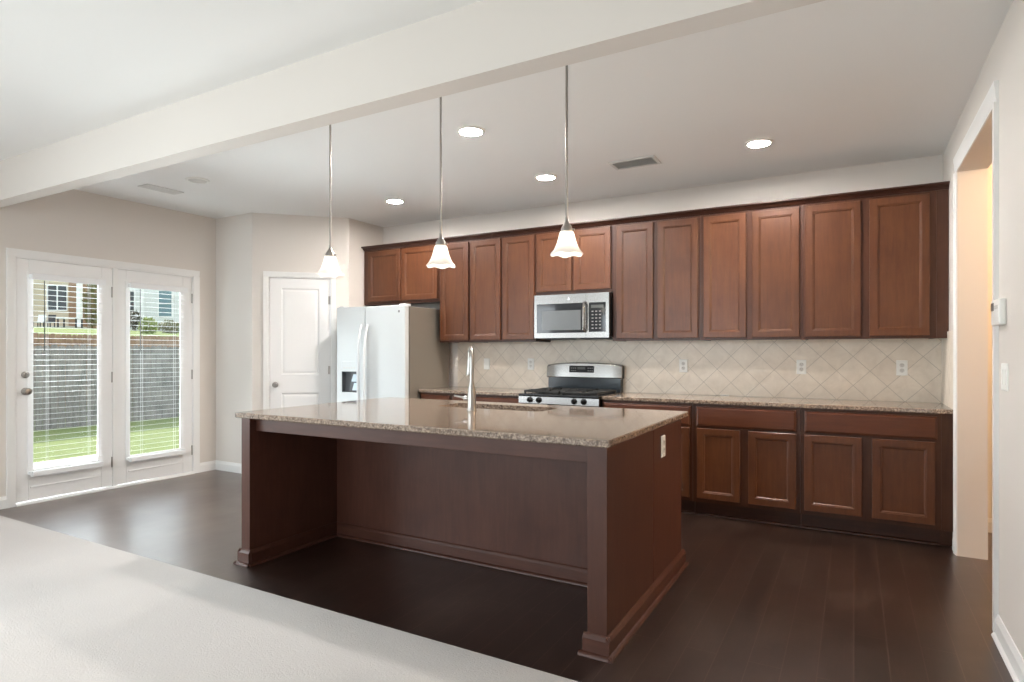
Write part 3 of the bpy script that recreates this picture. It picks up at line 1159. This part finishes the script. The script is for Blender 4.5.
# ------------------------------------------------------------------ microwave
mx0, mx1, my, mz0, mz1 = -2.602, -1.868, 5.06, 1.415, 1.812
Wv = thing('microwave', ((mx0 + mx1) / 2, 5.25, mz0), 'stainless over-the-range microwave hanging above the stove', 'microwave')
m = MB()
m.box(mx0, mx1, my + 0.03, 5.455, mz0 + 0.006, mz1, 0.003)
m.build('body', M['black'], Wv)
m = MB()
m.box(mx0 + 0.03, mx1 - 0.03, my + 0.06, 5.42, mz0 - 0.006, mz0 + 0.008)
for k in range(2):
    m.box(mx0 + 0.08 + k * 0.34, mx0 + 0.32 + k * 0.34, my + 0.1, my + 0.25, mz0 - 0.012, mz0 - 0.004, 0.002)
m.build('underside_filter', M['dark'], Wv)
xdoor = -2.085
m = MB()
recess(m, [(mx0 + 0.028, xdoor - 0.02, 1.463, 1.727)], mx0, xdoor, mz0, mz1, lambda q, a, b, z0, z1: q.box(a, b, my, my + 0.03, z0, z1))
dr = m.build('door', M['steel'], Wv, smooth=0)
m = MB()
m.rings(mx0 + 0.026, xdoor - 0.018, 1.461, 1.729, [(0, 0), (0, 0.012), (0.002, 0.013), (0.05, 0.013)], my + 0.012)
m.build('window', M['panelglass'], dr, smooth=12)
m = MB()
m.box(mx0 + 0.078, xdoor - 0.05, my - 0.0018, my + 0.004, 1.487, 1.665, 0.001)
m.build('window_mesh', M['mwmesh'], dr)
m = MB()
hx = xdoor - 0.006
m.tube([(hx, my - 0.006, 1.47), (hx, my - 0.033, 1.485), (hx, my - 0.04, 1.52), (hx, my - 0.042, 1.6), (hx, my - 0.04, 1.68), (hx, my - 0.033, 1.715), (hx, my - 0.006, 1.73)], [0.011, 0.013, 0.0135, 0.0135, 0.0135, 0.013, 0.011], 14)
m.build('handle', M['steel'], dr)
m = MB()
m.lathe([(0, 0), (0.014, 0), (0.014, -0.002), (0.011, -0.003), (0, -0.003)], ((mx0 + xdoor) / 2 + 0.09, my, 1.77), 'y', 24)
m.build('emblem', M['emblem'], dr)
m = MB()
recess(m, [(xdoor + 0.028, mx1 - 0.03, 1.466, 1.727)], xdoor + 0.002, mx1, mz0, mz1, lambda q, a, b, z0, z1: q.box(a, b, my, my + 0.03, z0, z1))
cp = m.build('control_fascia', M['steel'], Wv, smooth=0)
m = MB()
m.box(xdoor + 0.027, mx1 - 0.029, my - 0.001, my + 0.02, 1.465, 1.728, 0.002)
m.build('control_panel', M['panelglass'], cp)
m = MB()
m.box(xdoor + 0.05, mx1 - 0.05, my - 0.0022, my, 1.678, 1.706)
m.build('display', M['display'], cp)
m = MB()
for r in range(6):
    for c in range(3):
        x = xdoor + 0.055 + c * 0.035
        z = 1.648 - r * 0.03
        m.box(x, x + 0.018, my - 0.002, my, z - 0.005, z + 0.005)
m.build('keypad', M['keys'], cp)

# ------------------------------------------------------------------ gas range
rx0, rx1, ry = -2.626, -1.862, 4.80
R = thing('range_stove', ((rx0 + rx1) / 2, 5.12, 0), 'stainless gas range with black grates under the microwave', 'stove')
m = MB()
m.box(rx0 + 0.004, rx1 - 0.004, ry + 0.03, 5.45, 0.04, 0.894, 0.002)
m.build('body', M['black'], R)
m = MB()
m.prism([(ry + 0.035, 0.83), (ry - 0.002, 0.832), (ry + 0.004, 0.897), (ry + 0.035, 0.9)], 'x', rx0, rx1)
cpn = m.build('control_panel', M['steel'], R, smooth=15)
m = MB()
m.box(rx0, rx1, ry - 0.006, 5.36, 0.892, 0.916, 0.006)
m.build('cooktop', M['black'], R)
for x in (-2.512, -2.424, -2.086, -1.998):
    k = MB()
    k.lathe([(0, 0.004), (0.026, 0.004), (0.026, -0.006), (0.019, -0.01), (0.017, -0.03), (0.014, -0.033), (0, -0.033)], (x, ry, 0.864), 'y', 20)
    k.box(x - 0.004, x + 0.004, ry - 0.04, ry - 0.03, 0.848, 0.88, 0.002)
    k.build('knob', M['black'], cpn)
m = MB()
m.box(rx0 + 0.004, rx1 - 0.004, ry - 0.003, ry + 0.034, 0.24, 0.82, 0.004)
od = m.build('oven_door', M['steel'], R)
m = MB()
m.box(rx0 + 0.11, rx1 - 0.11, ry - 0.006, ry, 0.36, 0.68, 0.002)
m.build('oven_window', M['panelglass'], od)
m = MB()
m.tube([(rx0 + 0.06, ry - 0.05, 0.765), (rx1 - 0.06, ry - 0.05, 0.765)], 0.013, 14)
for x in (rx0 + 0.08, rx1 - 0.08):
    m.tube([(x, ry - 0.05, 0.765), (x, ry, 0.765)], 0.01, 10)
m.build('oven_handle', M['steel'], od)
m = MB()
m.box(rx0 + 0.004, rx1 - 0.004, ry + 0.002, ry + 0.034, 0.06, 0.232, 0.004)
m.build('storage_drawer', M['steel'], R)
# burners and grates
for bx in (-2.45, -2.04):
    for by in (4.96, 5.21):
        m = MB()
        m.lathe([(0, 0.914), (0.05, 0.914), (0.052, 0.92), (0.042, 0.924), (0.042, 0.93), (0.038, 0.935), (0, 0.936)], (bx, by, 0), 'z', 24)
        m.build('burner', M['iron'], R)
for gx0, gx1 in ((rx0 + 0.03, -2.252), (-2.236, rx1 - 0.03)):
    m = MB()
    z0, z1, b = 0.926, 0.943, 0.008
    for y in (4.85, 5.085, 5.31):
        m.box(gx0, gx1, y - b, y + b, z0, z1, 0.003)
    for x in (gx0 + b, gx1 - b):
        m.box(x - b, x + b, 4.85, 5.31, z0, z1, 0.003)
    cx = (gx0 + gx1) / 2
    for cy in (4.965, 5.2):
        for dx, dy in ((1, 0), (-1, 0), (0, 1), (0, -1)):
            m.box(min(cx + dx * 0.05, cx + dx * 0.16) - 0.005, max(cx + dx * 0.05, cx + dx * 0.16) + 0.005,
                  min(cy + dy * 0.045, cy + dy * 0.115) - 0.005, max(cy + dy * 0.045, cy + dy * 0.115) + 0.005, z0 + 0.002, z1 + 0.004, 0.002)
    for x in (gx0 + b, gx1 - b):
        for y in (4.858, 5.302):
            m.box(x - 0.008, x + 0.008, y - 0.008, y + 0.008, 0.912, z0 + 0.004, 0.002)
    m.build('grate', M['iron'], R)
# backguard
m = MB()
m.box(rx0 + 0.012, rx1 - 0.012, 5.385, 5.452, 0.905, 1.045, 0.003)
m.build('backguard_base', M['rangeback'], R)
m = MB()
zz = lambda x: 1.165 + 0.022 * (1 - ((x - (rx0 + rx1) / 2) / 0.385) ** 2)
n = 18
top = [(rx0 + (rx1 - rx0) * k / n, zz(rx0 + (rx1 - rx0) * k / n)) for k in range(n + 1)]
poly = [(rx0, 1.042)] + [(rx0, 1.15)] + [(x + (0.008 if i == 0 else -0.008 if i == n else 0), z) for i, (x, z) in enumerate(top)] + [(rx1, 1.15), (rx1, 1.042)]
cols = []
for i, (x, z) in enumerate(top):
    u = (x - (rx0 + rx1) / 2) / 0.382
    zt_ = z - (0.012 if i in (0, n) else 0.004 if i in (1, n - 1) else 0)
    yf_ = 5.348 + 0.02 * u ** 4 + 0.004 * u * u
    cols.append([m.bm.verts.new(p) for p in ((x, yf_ + 0.004, 1.042), (x, yf_, 1.05), (x, yf_ + 0.012, zt_ - 0.012), (x, yf_ + 0.017, zt_ - 0.003), (x, yf_ + 0.024, zt_), (x, 5.40, zt_), (x, 5.40, 1.042))])
fs = []
for A, B in zip(cols, cols[1:]):
    for i in range(7):
        fs.append(m.bm.faces.new((A[i], B[i], B[(i + 1) % 7], A[(i + 1) % 7])))
fs += [m.bm.faces.new(cols[0]), m.bm.faces.new(cols[-1][::-1])]
bmesh.ops.recalc_face_normals(m.bm, faces=fs)
bg = m.build('backguard', M['steel'], R, smooth=30)
m = MB()
m.prism([(x, z - 0.003) for x, z in poly], 'y', 5.398, 5.453)
m.build('backguard_rear', M['black'], R)
m = MB()
m.box(-2.375, -2.125, 5.3475, 5.354, 1.092, 1.156, 0.003)
m.build('clock_panel', M['panelglass'], bg)
m = MB()
m.box(-2.29, -2.21, 5.3462, 5.3478, 1.122, 1.146)
m.build('display', M['display'], bg)
for r in range(2):
    for c in range(3):
        for s in (-2.355, -2.185):
            m = MB()
            x = s + c * 0.02
            m.box(x, x + 0.01, 5.3464, 5.3478, 1.105 + r * 0.025, 1.113 + r * 0.025)
            m.build('key', M['keys'], bg)

# ------------------------------------------------------------------ island
I = thing('kitchen_island', (-2.08, 3.06, 0), 'dark brown wooden kitchen island with an open knee space', 'island')
il0, il1 = -3.258, -3.182
ir0, ir1 = -0.995, -0.906
iz = 0.888
m = MB()
m.box(il0, il1, 2.43, 3.70, 0, iz, 0.002)
m.build('end_panel', M['isl'], I)
m = MB()
m.box(ir0, ir1, 2.43, 2.522, 0, iz, 0.002)
m.box(ir0, ir1 - 0.0015, 2.522, 3.118, 0, iz, 0.001)
m.build('end_panel', M['isl'], I)
m = MB()
m.box(il1, ir1 - 0.001, 3.15, 3.698, 0, 0.70, 0.001)
m.box(il1, -2.52, 3.15, 3.698, 0.7, iz, 0.001)
m.box(-1.66, ir1 - 0.001, 3.15, 3.698, 0.7, iz, 0.001)
m.box(-2.52, -1.66, 3.15, 3.33, 0.7, iz)
m.box(-2.52, -1.66, 3.683, 3.698, 0.7, iz)
m.box(ir0, ir1 - 0.001, 3.121, 3.16, 0, iz, 0.001)
m.build('cabinet_body', M['isl'], I)
m = MB()
m.box(il1, ir0, 3.142, 3.15, 0.0, iz)
m.build('back_panel', M['isl'], I)
m = MB()
m.box(il1, ir0, 2.475, 2.497, 0.808, iz, 0.002)
m.build('apron', M['islx'], I)
for a, b in ((-3.17, -2.62), (-2.6, -2.1), (-2.08, -1.58), (-1.56, -0.92)):
    m = MB()
    m.rings(a, b, 0.13, 0.7, [(0, 0), (0, 0.0155), (0.0035, 0.019), (0.046, 0.019), (0.062, 0.0085), (0.075, 0.0085)], 3.698, 1)
    m.build('door', M['isl'], I, smooth=12)


def isl_skirt(m, prof_front, prof):
    pass


bt = 0.016


def bprof(p0, s, h=0.092):
    return [(p0, 0), (p0 + s * bt, 0), (p0 + s * bt, h - 0.02), (p0 + s * bt * 0.5, h - 0.006), (p0 + s * 0.002, h), (p0, h)]


m = MB()
# left post: outside, front and inner side; back panel; right post: inner side, front, outer end
m.prism(bprof(il0, -1), 'y', 2.43 - bt + 0.0006, 3.70)
m.prism(bprof(2.43, -1), 'x', il0 - bt + 0.0006, il1 + bt * 0.6)
m.prism(bprof(il1, 1), 'y', 2.43, 3.142)
m.prism(bprof(3.142, -1), 'x', il1, ir0)
m.prism(bprof(ir0, -1), 'y', 2.43, 3.142)
m.prism(bprof(2.43, -1), 'x', ir0 - bt, ir1 + bt - 0.0006)
m.prism(bprof(ir1, 1), 'y', 2.43 - bt + 0.0006, 3.74)
m.build('baseboard', M['islx'], I, smooth=15)
m = MB()
q = 0.017
m.prism(quarter(il0 - bt, -1, q), 'y', 2.43 - bt - q, 3.70)
m.prism(quarter(2.43 - bt, -1, q), 'x', il0 - bt - q * 0.9, il1 + bt * 0.6 + 0.01)
m.prism(quarter(il1 + bt, 1, q), 'y', 2.43 - bt, 3.14)
m.prism(quarter(3.142 - bt, -1, q), 'x', il1 + bt, ir0 - bt)
m.prism(quarter(ir0 - bt, -1, q), 'y', 2.43 - bt, 3.14)
m.prism(quarter(2.43 - bt, -1, q), 'x', ir0 - bt - q * 0.9, ir1 + bt + q * 0.9)
m.prism(quarter(ir1 + bt, 1, q), 'y', 2.43 - bt - q, 3.745)
m.build('shoe_molding', M['islx'], I, smooth=30)

SX0, SX1, SY0, SY1 = -2.49, -1.69, 3.36, 3.66
tag(slab(-3.305, -0.893, 2.412, 3.835, iz, 0.92, (SX0, SX1, SY0, SY1, 0.05)).build('worktop', M['granite'], smooth=0), 'large speckled granite slab on top of the island', 'worktop')
K = thing('sink', ((SX0 + SX1) / 2, (SY0 + SY1) / 2, 0.72), 'stainless sink set under the cutout in the island top', 'sink')
m = MB()
e = 0.006
xm = (SX0 + SX1) / 2
zt = iz - 0.0005
bm = m.bm
for a, b in ((SX0 - e, xm - 0.012), (xm + 0.012, SX1 + e)):
    L = []
    for ins, z in ((-0.012, zt), (0.0, zt), (0.004, zt - 0.006), (0.012, 0.725), (0.03, 0.712), (0.07, 0.71)):
        L.append([bm.verts.new(p) for p in ((a + ins, SY0 - e + ins, z), (b - ins, SY0 - e + ins, z), (b - ins, SY1 + e - ins, z), (a + ins, SY1 + e - ins, z))])
    fs = []
    for A, B in zip(L, L[1:]):
        for i in range(4):
            fs.append(bm.faces.new((A[i], A[(i + 1) % 4], B[(i + 1) % 4], B[i])))
    fs.append(bm.faces.new(L[-1]))
m.build('bowl', M['steel'], K, smooth=40)
for x in ((SX0 + xm) / 2, (xm + SX1) / 2):
    m = MB()
    m.lathe([(0.02, 0.7115), (0.04, 0.7115), (0.042, 0.714), (0.03, 0.7145), (0.02, 0.7125), (0, 0.7125)], (x, (SY0 + SY1) / 2, 0), 'z', 20)
    m.build('drain', M['chrome'], K)

# faucet
fx, fyy, fz0 = -2.115, 3.245, 0.92
FA = thing('faucet', (fx, fyy, fz0), 'brushed nickel pull-down faucet on the island beside the sink', 'faucet')
m = MB()
m.lathe([(0, 0), (0.032, 0), (0.032, 0.006), (0.028, 0.012), (0.0265, 0.03), (0.0265, 0.085), (0.025, 0.11), (0.021, 0.14), (0.0165, 0.162), (0.0165, 0.17), (0, 0.17)], (fx, fyy, fz0), 'z', 28)
m.build('body', M['nickel'], FA)
dx, dy = -0.62, 0.785
m = MB()
pts = [(fx, fyy, fz0 + 0.165), (fx, fyy, fz0 + 0.25), (fx, fyy, fz0 + 0.325)]
r = 0.068
for k in range(1, 13):
    a = PI * k / 12
    o = r * (1 - math.cos(a))
    pts.append((fx + dx * o, fyy + dy * o, fz0 + 0.325 + r * math.sin(a)))
m.tube(pts, 0.0125, 16)
m.build('spout', M['nickel'], FA)
m = MB()
hx, hy = fx + dx * 2 * r, fyy + dy * 2 * r
m.tube([(hx, hy, fz0 + 0.33), (hx - 0.001, hy, fz0 + 0.30), (hx - 0.002, hy, fz0 + 0.25), (hx - 0.003, hy, fz0 + 0.222), (hx - 0.003, hy, fz0 + 0.215)], [0.0135, 0.0165, 0.019, 0.0215, 0.018], 18)
m.build('spray_head', M['nickel'], FA)
m = MB()
m.tube([(fx - 0.012, fyy, fz0 + 0.072), (fx - 0.055, fyy, fz0 + 0.072)], [0.0185, 0.0175], 18)
m.tube([(fx - 0.05, fyy, fz0 + 0.074), (fx - 0.075, fyy - 0.004, fz0 + 0.08), (fx - 0.125, fyy - 0.012, fz0 + 0.088)], [0.009, 0.0075, 0.006], 12)
m.build('lever', M['nickel'], FA)


# ------------------------------------------------------------------ pendants
def pendant(x, y, zb, label):
    p = thing('pendant_lamp', (x, y, ZC), label, 'pendant lamp', 'pendant lamps over the island')
    m = MB()
    m.lathe([(0, ZC - 0.0005), (0.06, ZC - 0.0005), (0.06, ZC - 0.008), (0.05, ZC - 0.018), (0.012, ZC - 0.022), (0, ZC - 0.022)], (x, y, 0), 'z', 28)
    m.build('canopy', M['nickel'], p)
    m = MB()
    m.tube([(x, y, ZC - 0.02), (x, y, zb + 0.17)], 0.0062, 12)
    m.lathe([(0, zb + 0.17), (0.008, zb + 0.17), (0.0085, zb + 0.18), (0, zb + 0.18)], (x, y, 0), 'z', 12)
    m.build('rod', M['nickel'], p)
    m = MB()
    m.lathe([(0, zb + 0.178), (0.008, zb + 0.176), (0.01, zb + 0.158), (0.018, zb + 0.146), (0.026, zb + 0.132), (0.029, zb + 0.116), (0.027, zb + 0.104), (0, zb + 0.104)], (x, y, 0), 'z', 24)
    for a in (0.3, 2.4, 4.5):
        m.lathe([(0, -0.004), (0.005, -0.004), (0.005, 0.008), (0, 0.008)], (x + 0.031 * math.cos(a), y + 0.031 * math.sin(a), zb + 0.122), 'x' if abs(math.cos(a)) > 0.7 else 'y', 10)
    m.build('shade_holder', M['nickel'], p)
    m = MB()
    outer = [(0.026, 0.113), (0.032, 0.112), (0.036, 0.103), (0.041, 0.082), (0.047, 0.06), (0.055, 0.04), (0.066, 0.021), (0.079, 0.005), (0.081, 0.0)]
    inner = [(r - 0.003, h) for r, h in outer[::-1]]
    w = lambda r, h, a: ((0.0022 if r > 0.06 else 0.0) * math.cos(6 * a), (-0.004 if r > 0.07 else -0.0015 if r > 0.06 else 0) * math.cos(6 * a))
    m.lathe([(r, zb + h) for r, h in outer + inner], (x, y, 0), 'z', 48, w)
    m.build('glass_shade', M['shade'], p, smooth=60)
    m = MB()
    m.lathe([(0, zb + 0.012), (0.014, zb + 0.015), (0.025, zb + 0.026), (0.029, zb + 0.042), (0.026, zb + 0.058), (0.017, zb + 0.072), (0.013, zb + 0.08), (0.013, zb + 0.1035), (0, zb + 0.1035)], (x, y, 0), 'z', 24)
    m.build('bulb', M['bulb'], p, smooth=60)


pendant(-2.81, 2.72, 1.765, 'pendant lamp with a frosted bell shade nearest the pantry door')
pendant(-1.975, 2.72, 1.76, 'pendant lamp with a frosted bell shade, middle of the three over the island')
pendant(-1.221, 2.72, 1.765, 'pendant lamp with a frosted bell shade hanging in front of the microwave')


# ------------------------------------------------------------------ ceiling fittings
def can(x, y, label, lit=True):
    c = thing('recessed_light', (x, y, ZC), label, 'recessed light', 'recessed ceiling lights')
    m = MB()
    m.lathe([(0.072, ZC - 0.0005), (0.094, ZC - 0.0005), (0.094, ZC - 0.004), (0.09, ZC - 0.007), (0.074, ZC - 0.009), (0.072, ZC - 0.004)], (x, y, 0), 'z', 36)
    m.build('trim_ring', M['white'], c)
    m = MB()
    m.lathe([(0, ZC - 0.006), (0.068, ZC - 0.006), (0.0725, ZC - 0.005), (0.0725, ZC - 0.0008), (0, ZC - 0.0008)], (x, y, 0), 'z', 36)
    m.build('lens', M['lens'] if lit else M['vent'], c)


can(-2.2, 3.365, 'lit recessed ceiling light nearest the beam, between two pendant rods')
can(-2.235, 4.559, 'lit recessed ceiling light in front of the cabinet over the microwave')
can(-3.864, 4.573, 'lit recessed ceiling light in front of the refrigerator cabinets')
can(-0.576, 4.542, 'lit recessed ceiling light at the right, beyond the vent')
can(-4.85, 3.195, 'unlit white round ceiling fitting near the patio doors', False)


def vent(x, y, lx, ly, label, along):
    v = thing('ceiling_vent', (x, y, ZC), label, 'vent', 'white ceiling air vents')
    m = MB()
    f = 0.025
    z0, z1 = ZC - 0.008, ZC - 0.0005
    m.box(x - lx / 2, x + lx / 2, y - ly / 2, y - ly / 2 + f, z0, z1, 0.002)
    m.box(x - lx / 2, x + lx / 2, y + ly / 2 - f, y + ly / 2, z0, z1, 0.002)
    m.box(x - lx / 2, x - lx / 2 + f, y - ly / 2 + f, y + ly / 2 - f, z0, z1, 0.002)
    m.box(x + lx / 2 - f, x + lx / 2, y - ly / 2 + f, y + ly / 2 - f, z0, z1, 0.002)
    m.build('frame', M['vent'], v)
    m = MB()
    m.box(x - lx / 2 + f, x + lx / 2 - f, y - ly / 2 + f, y + ly / 2 - f, ZC - 0.0015, ZC - 0.0005)
    m.build('duct', M['ventdark'], v)
    m = MB()
    if along == 'x':
        n = 8
        for k in range(n):
            yy = y - ly / 2 + f + (ly - 2 * f) * (k + 0.5) / n
            m.prism([(yy - 0.006, ZC - 0.0085), (yy - 0.004, ZC - 0.009), (yy + 0.007, ZC - 0.002), (yy + 0.005, ZC - 0.002)], 'x', x - lx / 2 + f, x + lx / 2 - f)
    else:
        n = 7
        for k in range(n):
            xx = x - lx / 2 + f + (lx - 2 * f) * (k + 0.5) / n
            m.prism([(xx - 0.006, ZC - 0.0085), (xx - 0.004, ZC - 0.009), (xx + 0.007, ZC - 0.002), (xx + 0.005, ZC - 0.002)], 'y', y - ly / 2 + f, y + ly / 2 - f)
    m.build('louvers', M['vent'], v)


vent(-1.47, 4.545, 0.36, 0.21, 'white ceiling vent between the two right-hand recessed lights', 'x')
vent(-5.4, 3.21, 0.15, 0.33, 'white ceiling vent beside the patio door wall', 'y')

# hallway lamp (unseen part of the hall)
light('hall_lamp', 'POINT', (1.7, 4.4, 2.5), 60, (1.0, 0.68, 0.38), shadow_soft_size=0.12)

# ------------------------------------------------------------------ outside
GZ = -0.35
m = MB()
m.box(-20.5, XL - 0.14, -12, 40, GZ - 0.5, GZ)
m.bm.verts.ensure_lookup_table()
struct(m.build('ground_lawn', M['lawn'], smooth=0), 'green back lawn between the patio and the grey fence', 'lawn')
m = MB()
m.prism([(-20.5, GZ - 0.5), (-20.5, 1.55), (-30, 2.15), (-48, 2.95), (-90, 3.5), (-90, GZ - 0.5)], 'y', -12, 70)
struct(m.build('ground_hill', M['lawn'], smooth=0), 'bright lawn rising to the houses beyond the fences', 'lawn')
m = MB()
m.box(-9.6, XL - 0.14, -3, 4.75, GZ, -0.2, 0.02)
struct(m.build('ground_patio', M['concrete'], smooth=0), 'pale concrete patio slab outside the doors', 'patio')
m = MB()
m.box(XL - 0.14 - 3.2, XL - 0.14, -4.6, 7.6, 2.62, 2.78)  # slab added out of view so direct sun stays out of the doors
struct(m.build('roof_sunblock', M['trim'], smooth=0), 'unseen white roof slab added to keep the sun off the glazed doors', 'roof')


def fence(name, label, x, y0, y1, z0, z1, mat, pw=0.14):
    f = thing(name, (x, (y0 + y1) / 2, z0), label, 'fence')
    m = MB()
    y = y0
    k = 0
    while y < y1:
        h = z1 + random.uniform(-0.02, 0.02)
        e = random.uniform(-0.004, 0.004)
        m.prism([(y, z0), (y + pw - 0.012, z0), (y + pw - 0.012, h - 0.03), (y + pw - 0.04, h), (y + 0.028, h), (y, h - 0.03)], 'x', x + e, x + e + 0.018)
        y += pw
        k += 1
    m.build('pickets', mat, f, smooth=0)
    m = MB()
    for z in (z0 + 0.25, (z0 + z1) / 2, z1 - 0.25):
        m.box(x - 0.045, x - 0.006, y0, y1, z - 0.045, z + 0.045)
    m.build('rails', mat, f, smooth=0)
    y = y0 + 0.6
    while y < y1:
        m = MB()
        m.box(x - 0.135, x - 0.046, y - 0.045, y + 0.045, z0, z1 - 0.08)
        m.build('post', mat, f, smooth=0)
        y += 2.4


fence('picket_fence', 'weathered grey wooden fence across the back lawn', -14.8, 3.5, 16.0, GZ, 1.42, M['fence'])
fence('picket_fence', 'brown wooden fence standing behind the grey fence', -20.2, 5.0, 20.5, GZ, 1.80, M['fenceb'])

PXM = 48 / 608.64


def far(px, d=48.0, z=3.2):
    a = (px - 512) / 608.64
    return (d * (a * math.cos(YAW) - math.sin(YAW)), d * (a * math.sin(YAW) + math.cos(YAW)), z)


# beige house: local +x runs to the viewer's right along its facade, +y away
H = thing('house', far(64), 'beige house with a double dark window beyond the lawn', 'house', None, None, YAW)
m = MB()
m.box(-12, 0.35, 0, 4, -1.0, 6.2)
m.build('wall', M['sid1'], H, True, 0)
m = MB()
m.box(0.35, 1.25, 0.02, 4, -1.0, 6.2)
m.build('side_wall', M['brick'], H, True, 0)
m = MB()
m.prism([(-0.6, 6.15), (2, 7.8), (4.6, 6.15)], 'x', -12.5, 1.5)
m.build('roof', M['roof'], H, True, 0)
for a, b in ((-1.26, -0.55), (-0.45, 0.24)):
    m = MB()
    for (u0, u1, v0, v1) in ((a - 0.06, a, 1.3, 3.34), (b, b + 0.05, 1.3, 3.34), (a, b, 1.28, 1.36), (a, b, 3.26, 3.34)):
        m.box(u0, u1, -0.06, 0, v0, v1)
    w = m.build('window', M['trim'], H, True, 0)
    m = MB()
    m.box(a, b, -0.03, -0.005, 1.36, 3.26)
    m.build('pane', M['housewin'], w, True, 0)
m = MB()
m.box(1.25, 1.55, -0.4, -0.1, -0.2, 3.4, 0.01)
m.build('porch_post', M['trim'], H, True)
m = MB()
m.box(-3.2, 1.8, -2.2, 0.0, -0.4, 0.0)
m.build('porch_slab', M['concrete'], H, True)
H2 = thing('house', far(101, 62), 'cream house behind the right end of the beige house', 'house', None, None, YAW)
m = MB()
m.box(-3.2, 1.2, 0, 6, -1.0, 5.0)
m.build('wall', M['sid3'], H2, True, 0)
m = MB()
m.prism([(-0.5, 4.95), (3, 6.9), (6.5, 4.95)], 'x', -3.5, 1.5)
m.build('roof', M['roof'], H2, True, 0)
m = MB()
m.box(-0.6, 0.3, -0.05, 0.0, 0.0, 2.0)
m.build('door', M['trim'], H2, True, 0)
H3 = thing('house', far(155, 48), 'pale house with a tall teal-grey window beyond the lawn', 'house', None, None, YAW)
m = MB()
m.box(-2.6, 9, 0, 8, -1.0, 6.4)
m.build('wall', M['sid2'], H3, True, 0)
m = MB()
m.prism([(-0.6, 6.35), (4, 9.0), (8.6, 6.35)], 'x', -3.0, 9.5)
m.build('roof', M['roof'], H3, True, 0)
for x0, x1, z0, z1, mt in ((0.32, 1.34, 0.85, 2.85, 'shutter'), (-1.95, -1.62, 1.2, 2.85, 'housewin')):
    m = MB()
    for (u0, u1, v0, v1) in ((x0 - 0.08, x0, z0 - 0.08, z1 + 0.08), (x1, x1 + 0.08, z0 - 0.08, z1 + 0.08), (x0, x1, z0 - 0.08, z0), (x0, x1, z1, z1 + 0.08), (x0, x1, (z0 + z1) / 2 - 0.04, (z0 + z1) / 2 + 0.04)):
        m.box(u0, u1, -0.07, 0, v0, v1)
    w = m.build('window', M['trim'], H3, True, 0)
    m = MB()
    m.box(x0, x1, -0.03, -0.005, z0, z1)
    m.build('pane', M[mt], w, True, 0)
m = MB()
m.box(-1.05, -0.85, -0.1, 0, -0.5, 6.2)
m.build('downpipe', M['trim'], H3, True, 0)

# patio furniture on the beige house's porch
T = thing('patio_table', far(70, 44, 2.97), 'white-topped patio table in front of the beige house', 'table', None, None, YAW)
m = MB()
m.box(-0.75, 0.75, -0.4, 0.4, 0.66, 0.74, 0.01)
m.build('tabletop', M['trim'], T, True)
for sx in (-0.65, 0.65):
    for sy in (-0.3, 0.3):
        m = MB()
        m.box(sx - 0.04, sx + 0.04, sy - 0.04, sy + 0.04, 0, 0.66)
        m.build('leg', M['dark'], T, True)


def patio_chair(px, label, mat):
    c = thing('patio_chair', far(px, 43.8, 2.96), label, 'chair', None, None, YAW)
    m = MB()
    m.box(-0.28, 0.28, -0.25, 0.25, 0.4, 0.46, 0.01)
    m.build('seat', mat, c, True)
    m = MB()
    m.prism([(0.2, 0.44), (0.25, 0.44), (0.34, 0.98), (0.29, 0.98)], 'x', -0.27, 0.27)
    m.build('backrest', mat, c, True)
    for sx in (-0.24, 0.24):
        for sy in (-0.2, 0.2):
            m = MB()
            m.box(sx - 0.025, sx + 0.025, sy - 0.025, sy + 0.025, 0, 0.4)
            m.build('leg', M['dark'], c, True)


patio_chair(39, 'white patio chair at the left in front of the beige house', M['trim'])
patio_chair(49, 'dark patio chair beside the white-topped patio table', M['dark'])


def shrub(px, d, z, rx, rz, mat, label, n=420, leaf=0.11):
    o = thing('shrub', far(px, d, z), label, 'shrub')
    m = MB()
    for _ in range(n):
        while True:
            p = Vector((random.uniform(-1, 1), random.uniform(-1, 1), random.uniform(-1, 1)))
            if 0.35 < p.length < 1:
                break
        c = Vector((p.x * rx, p.y * rx, rz + p.z * rz * 0.95))
        q = Matrix.Rotation(random.uniform(0, 6.28), 3, 'Z') @ Matrix.Rotation(random.uniform(-1.2, 1.2), 3, 'X')
        s = leaf * random.uniform(0.7, 1.3)
        vs = [m.bm.verts.new(c + q @ Vector(v)) for v in ((-s * 0.4, 0, 0), (0, -s, 0.02), (s * 0.4, 0, 0), (0, s, 0.02))]
        m.bm.faces.new(vs)
    m.build('foliage', mat, o, True, 0)
    m = MB()
    for k in range(4):
        a = k * 1.6
        m.tube([(0.03 * math.cos(a), 0.03 * math.sin(a), -0.1), (rx * 0.3 * math.cos(a), rx * 0.3 * math.sin(a), rz * 1.2)], [0.02, 0.008], 6)
    m.build('stem', M['stem'], o, True)


shrub(148, 30, 2.0, 0.42, 0.5, M['leafy'], 'yellow-green shrub in front of the pale house')
shrub(170, 34, 2.2, 0.62, 0.42, M['leafo'], 'olive spreading shrub below the teal-grey window', 520)
shrub(134, 40, 2.55, 0.45, 0.75, M['leafd'], 'dark shrub at the left corner of the pale house', 480)
shrub(92, 44, 2.8, 0.55, 1.95, M['leafo'], 'tall olive tree against the cream house', 700, 0.16)
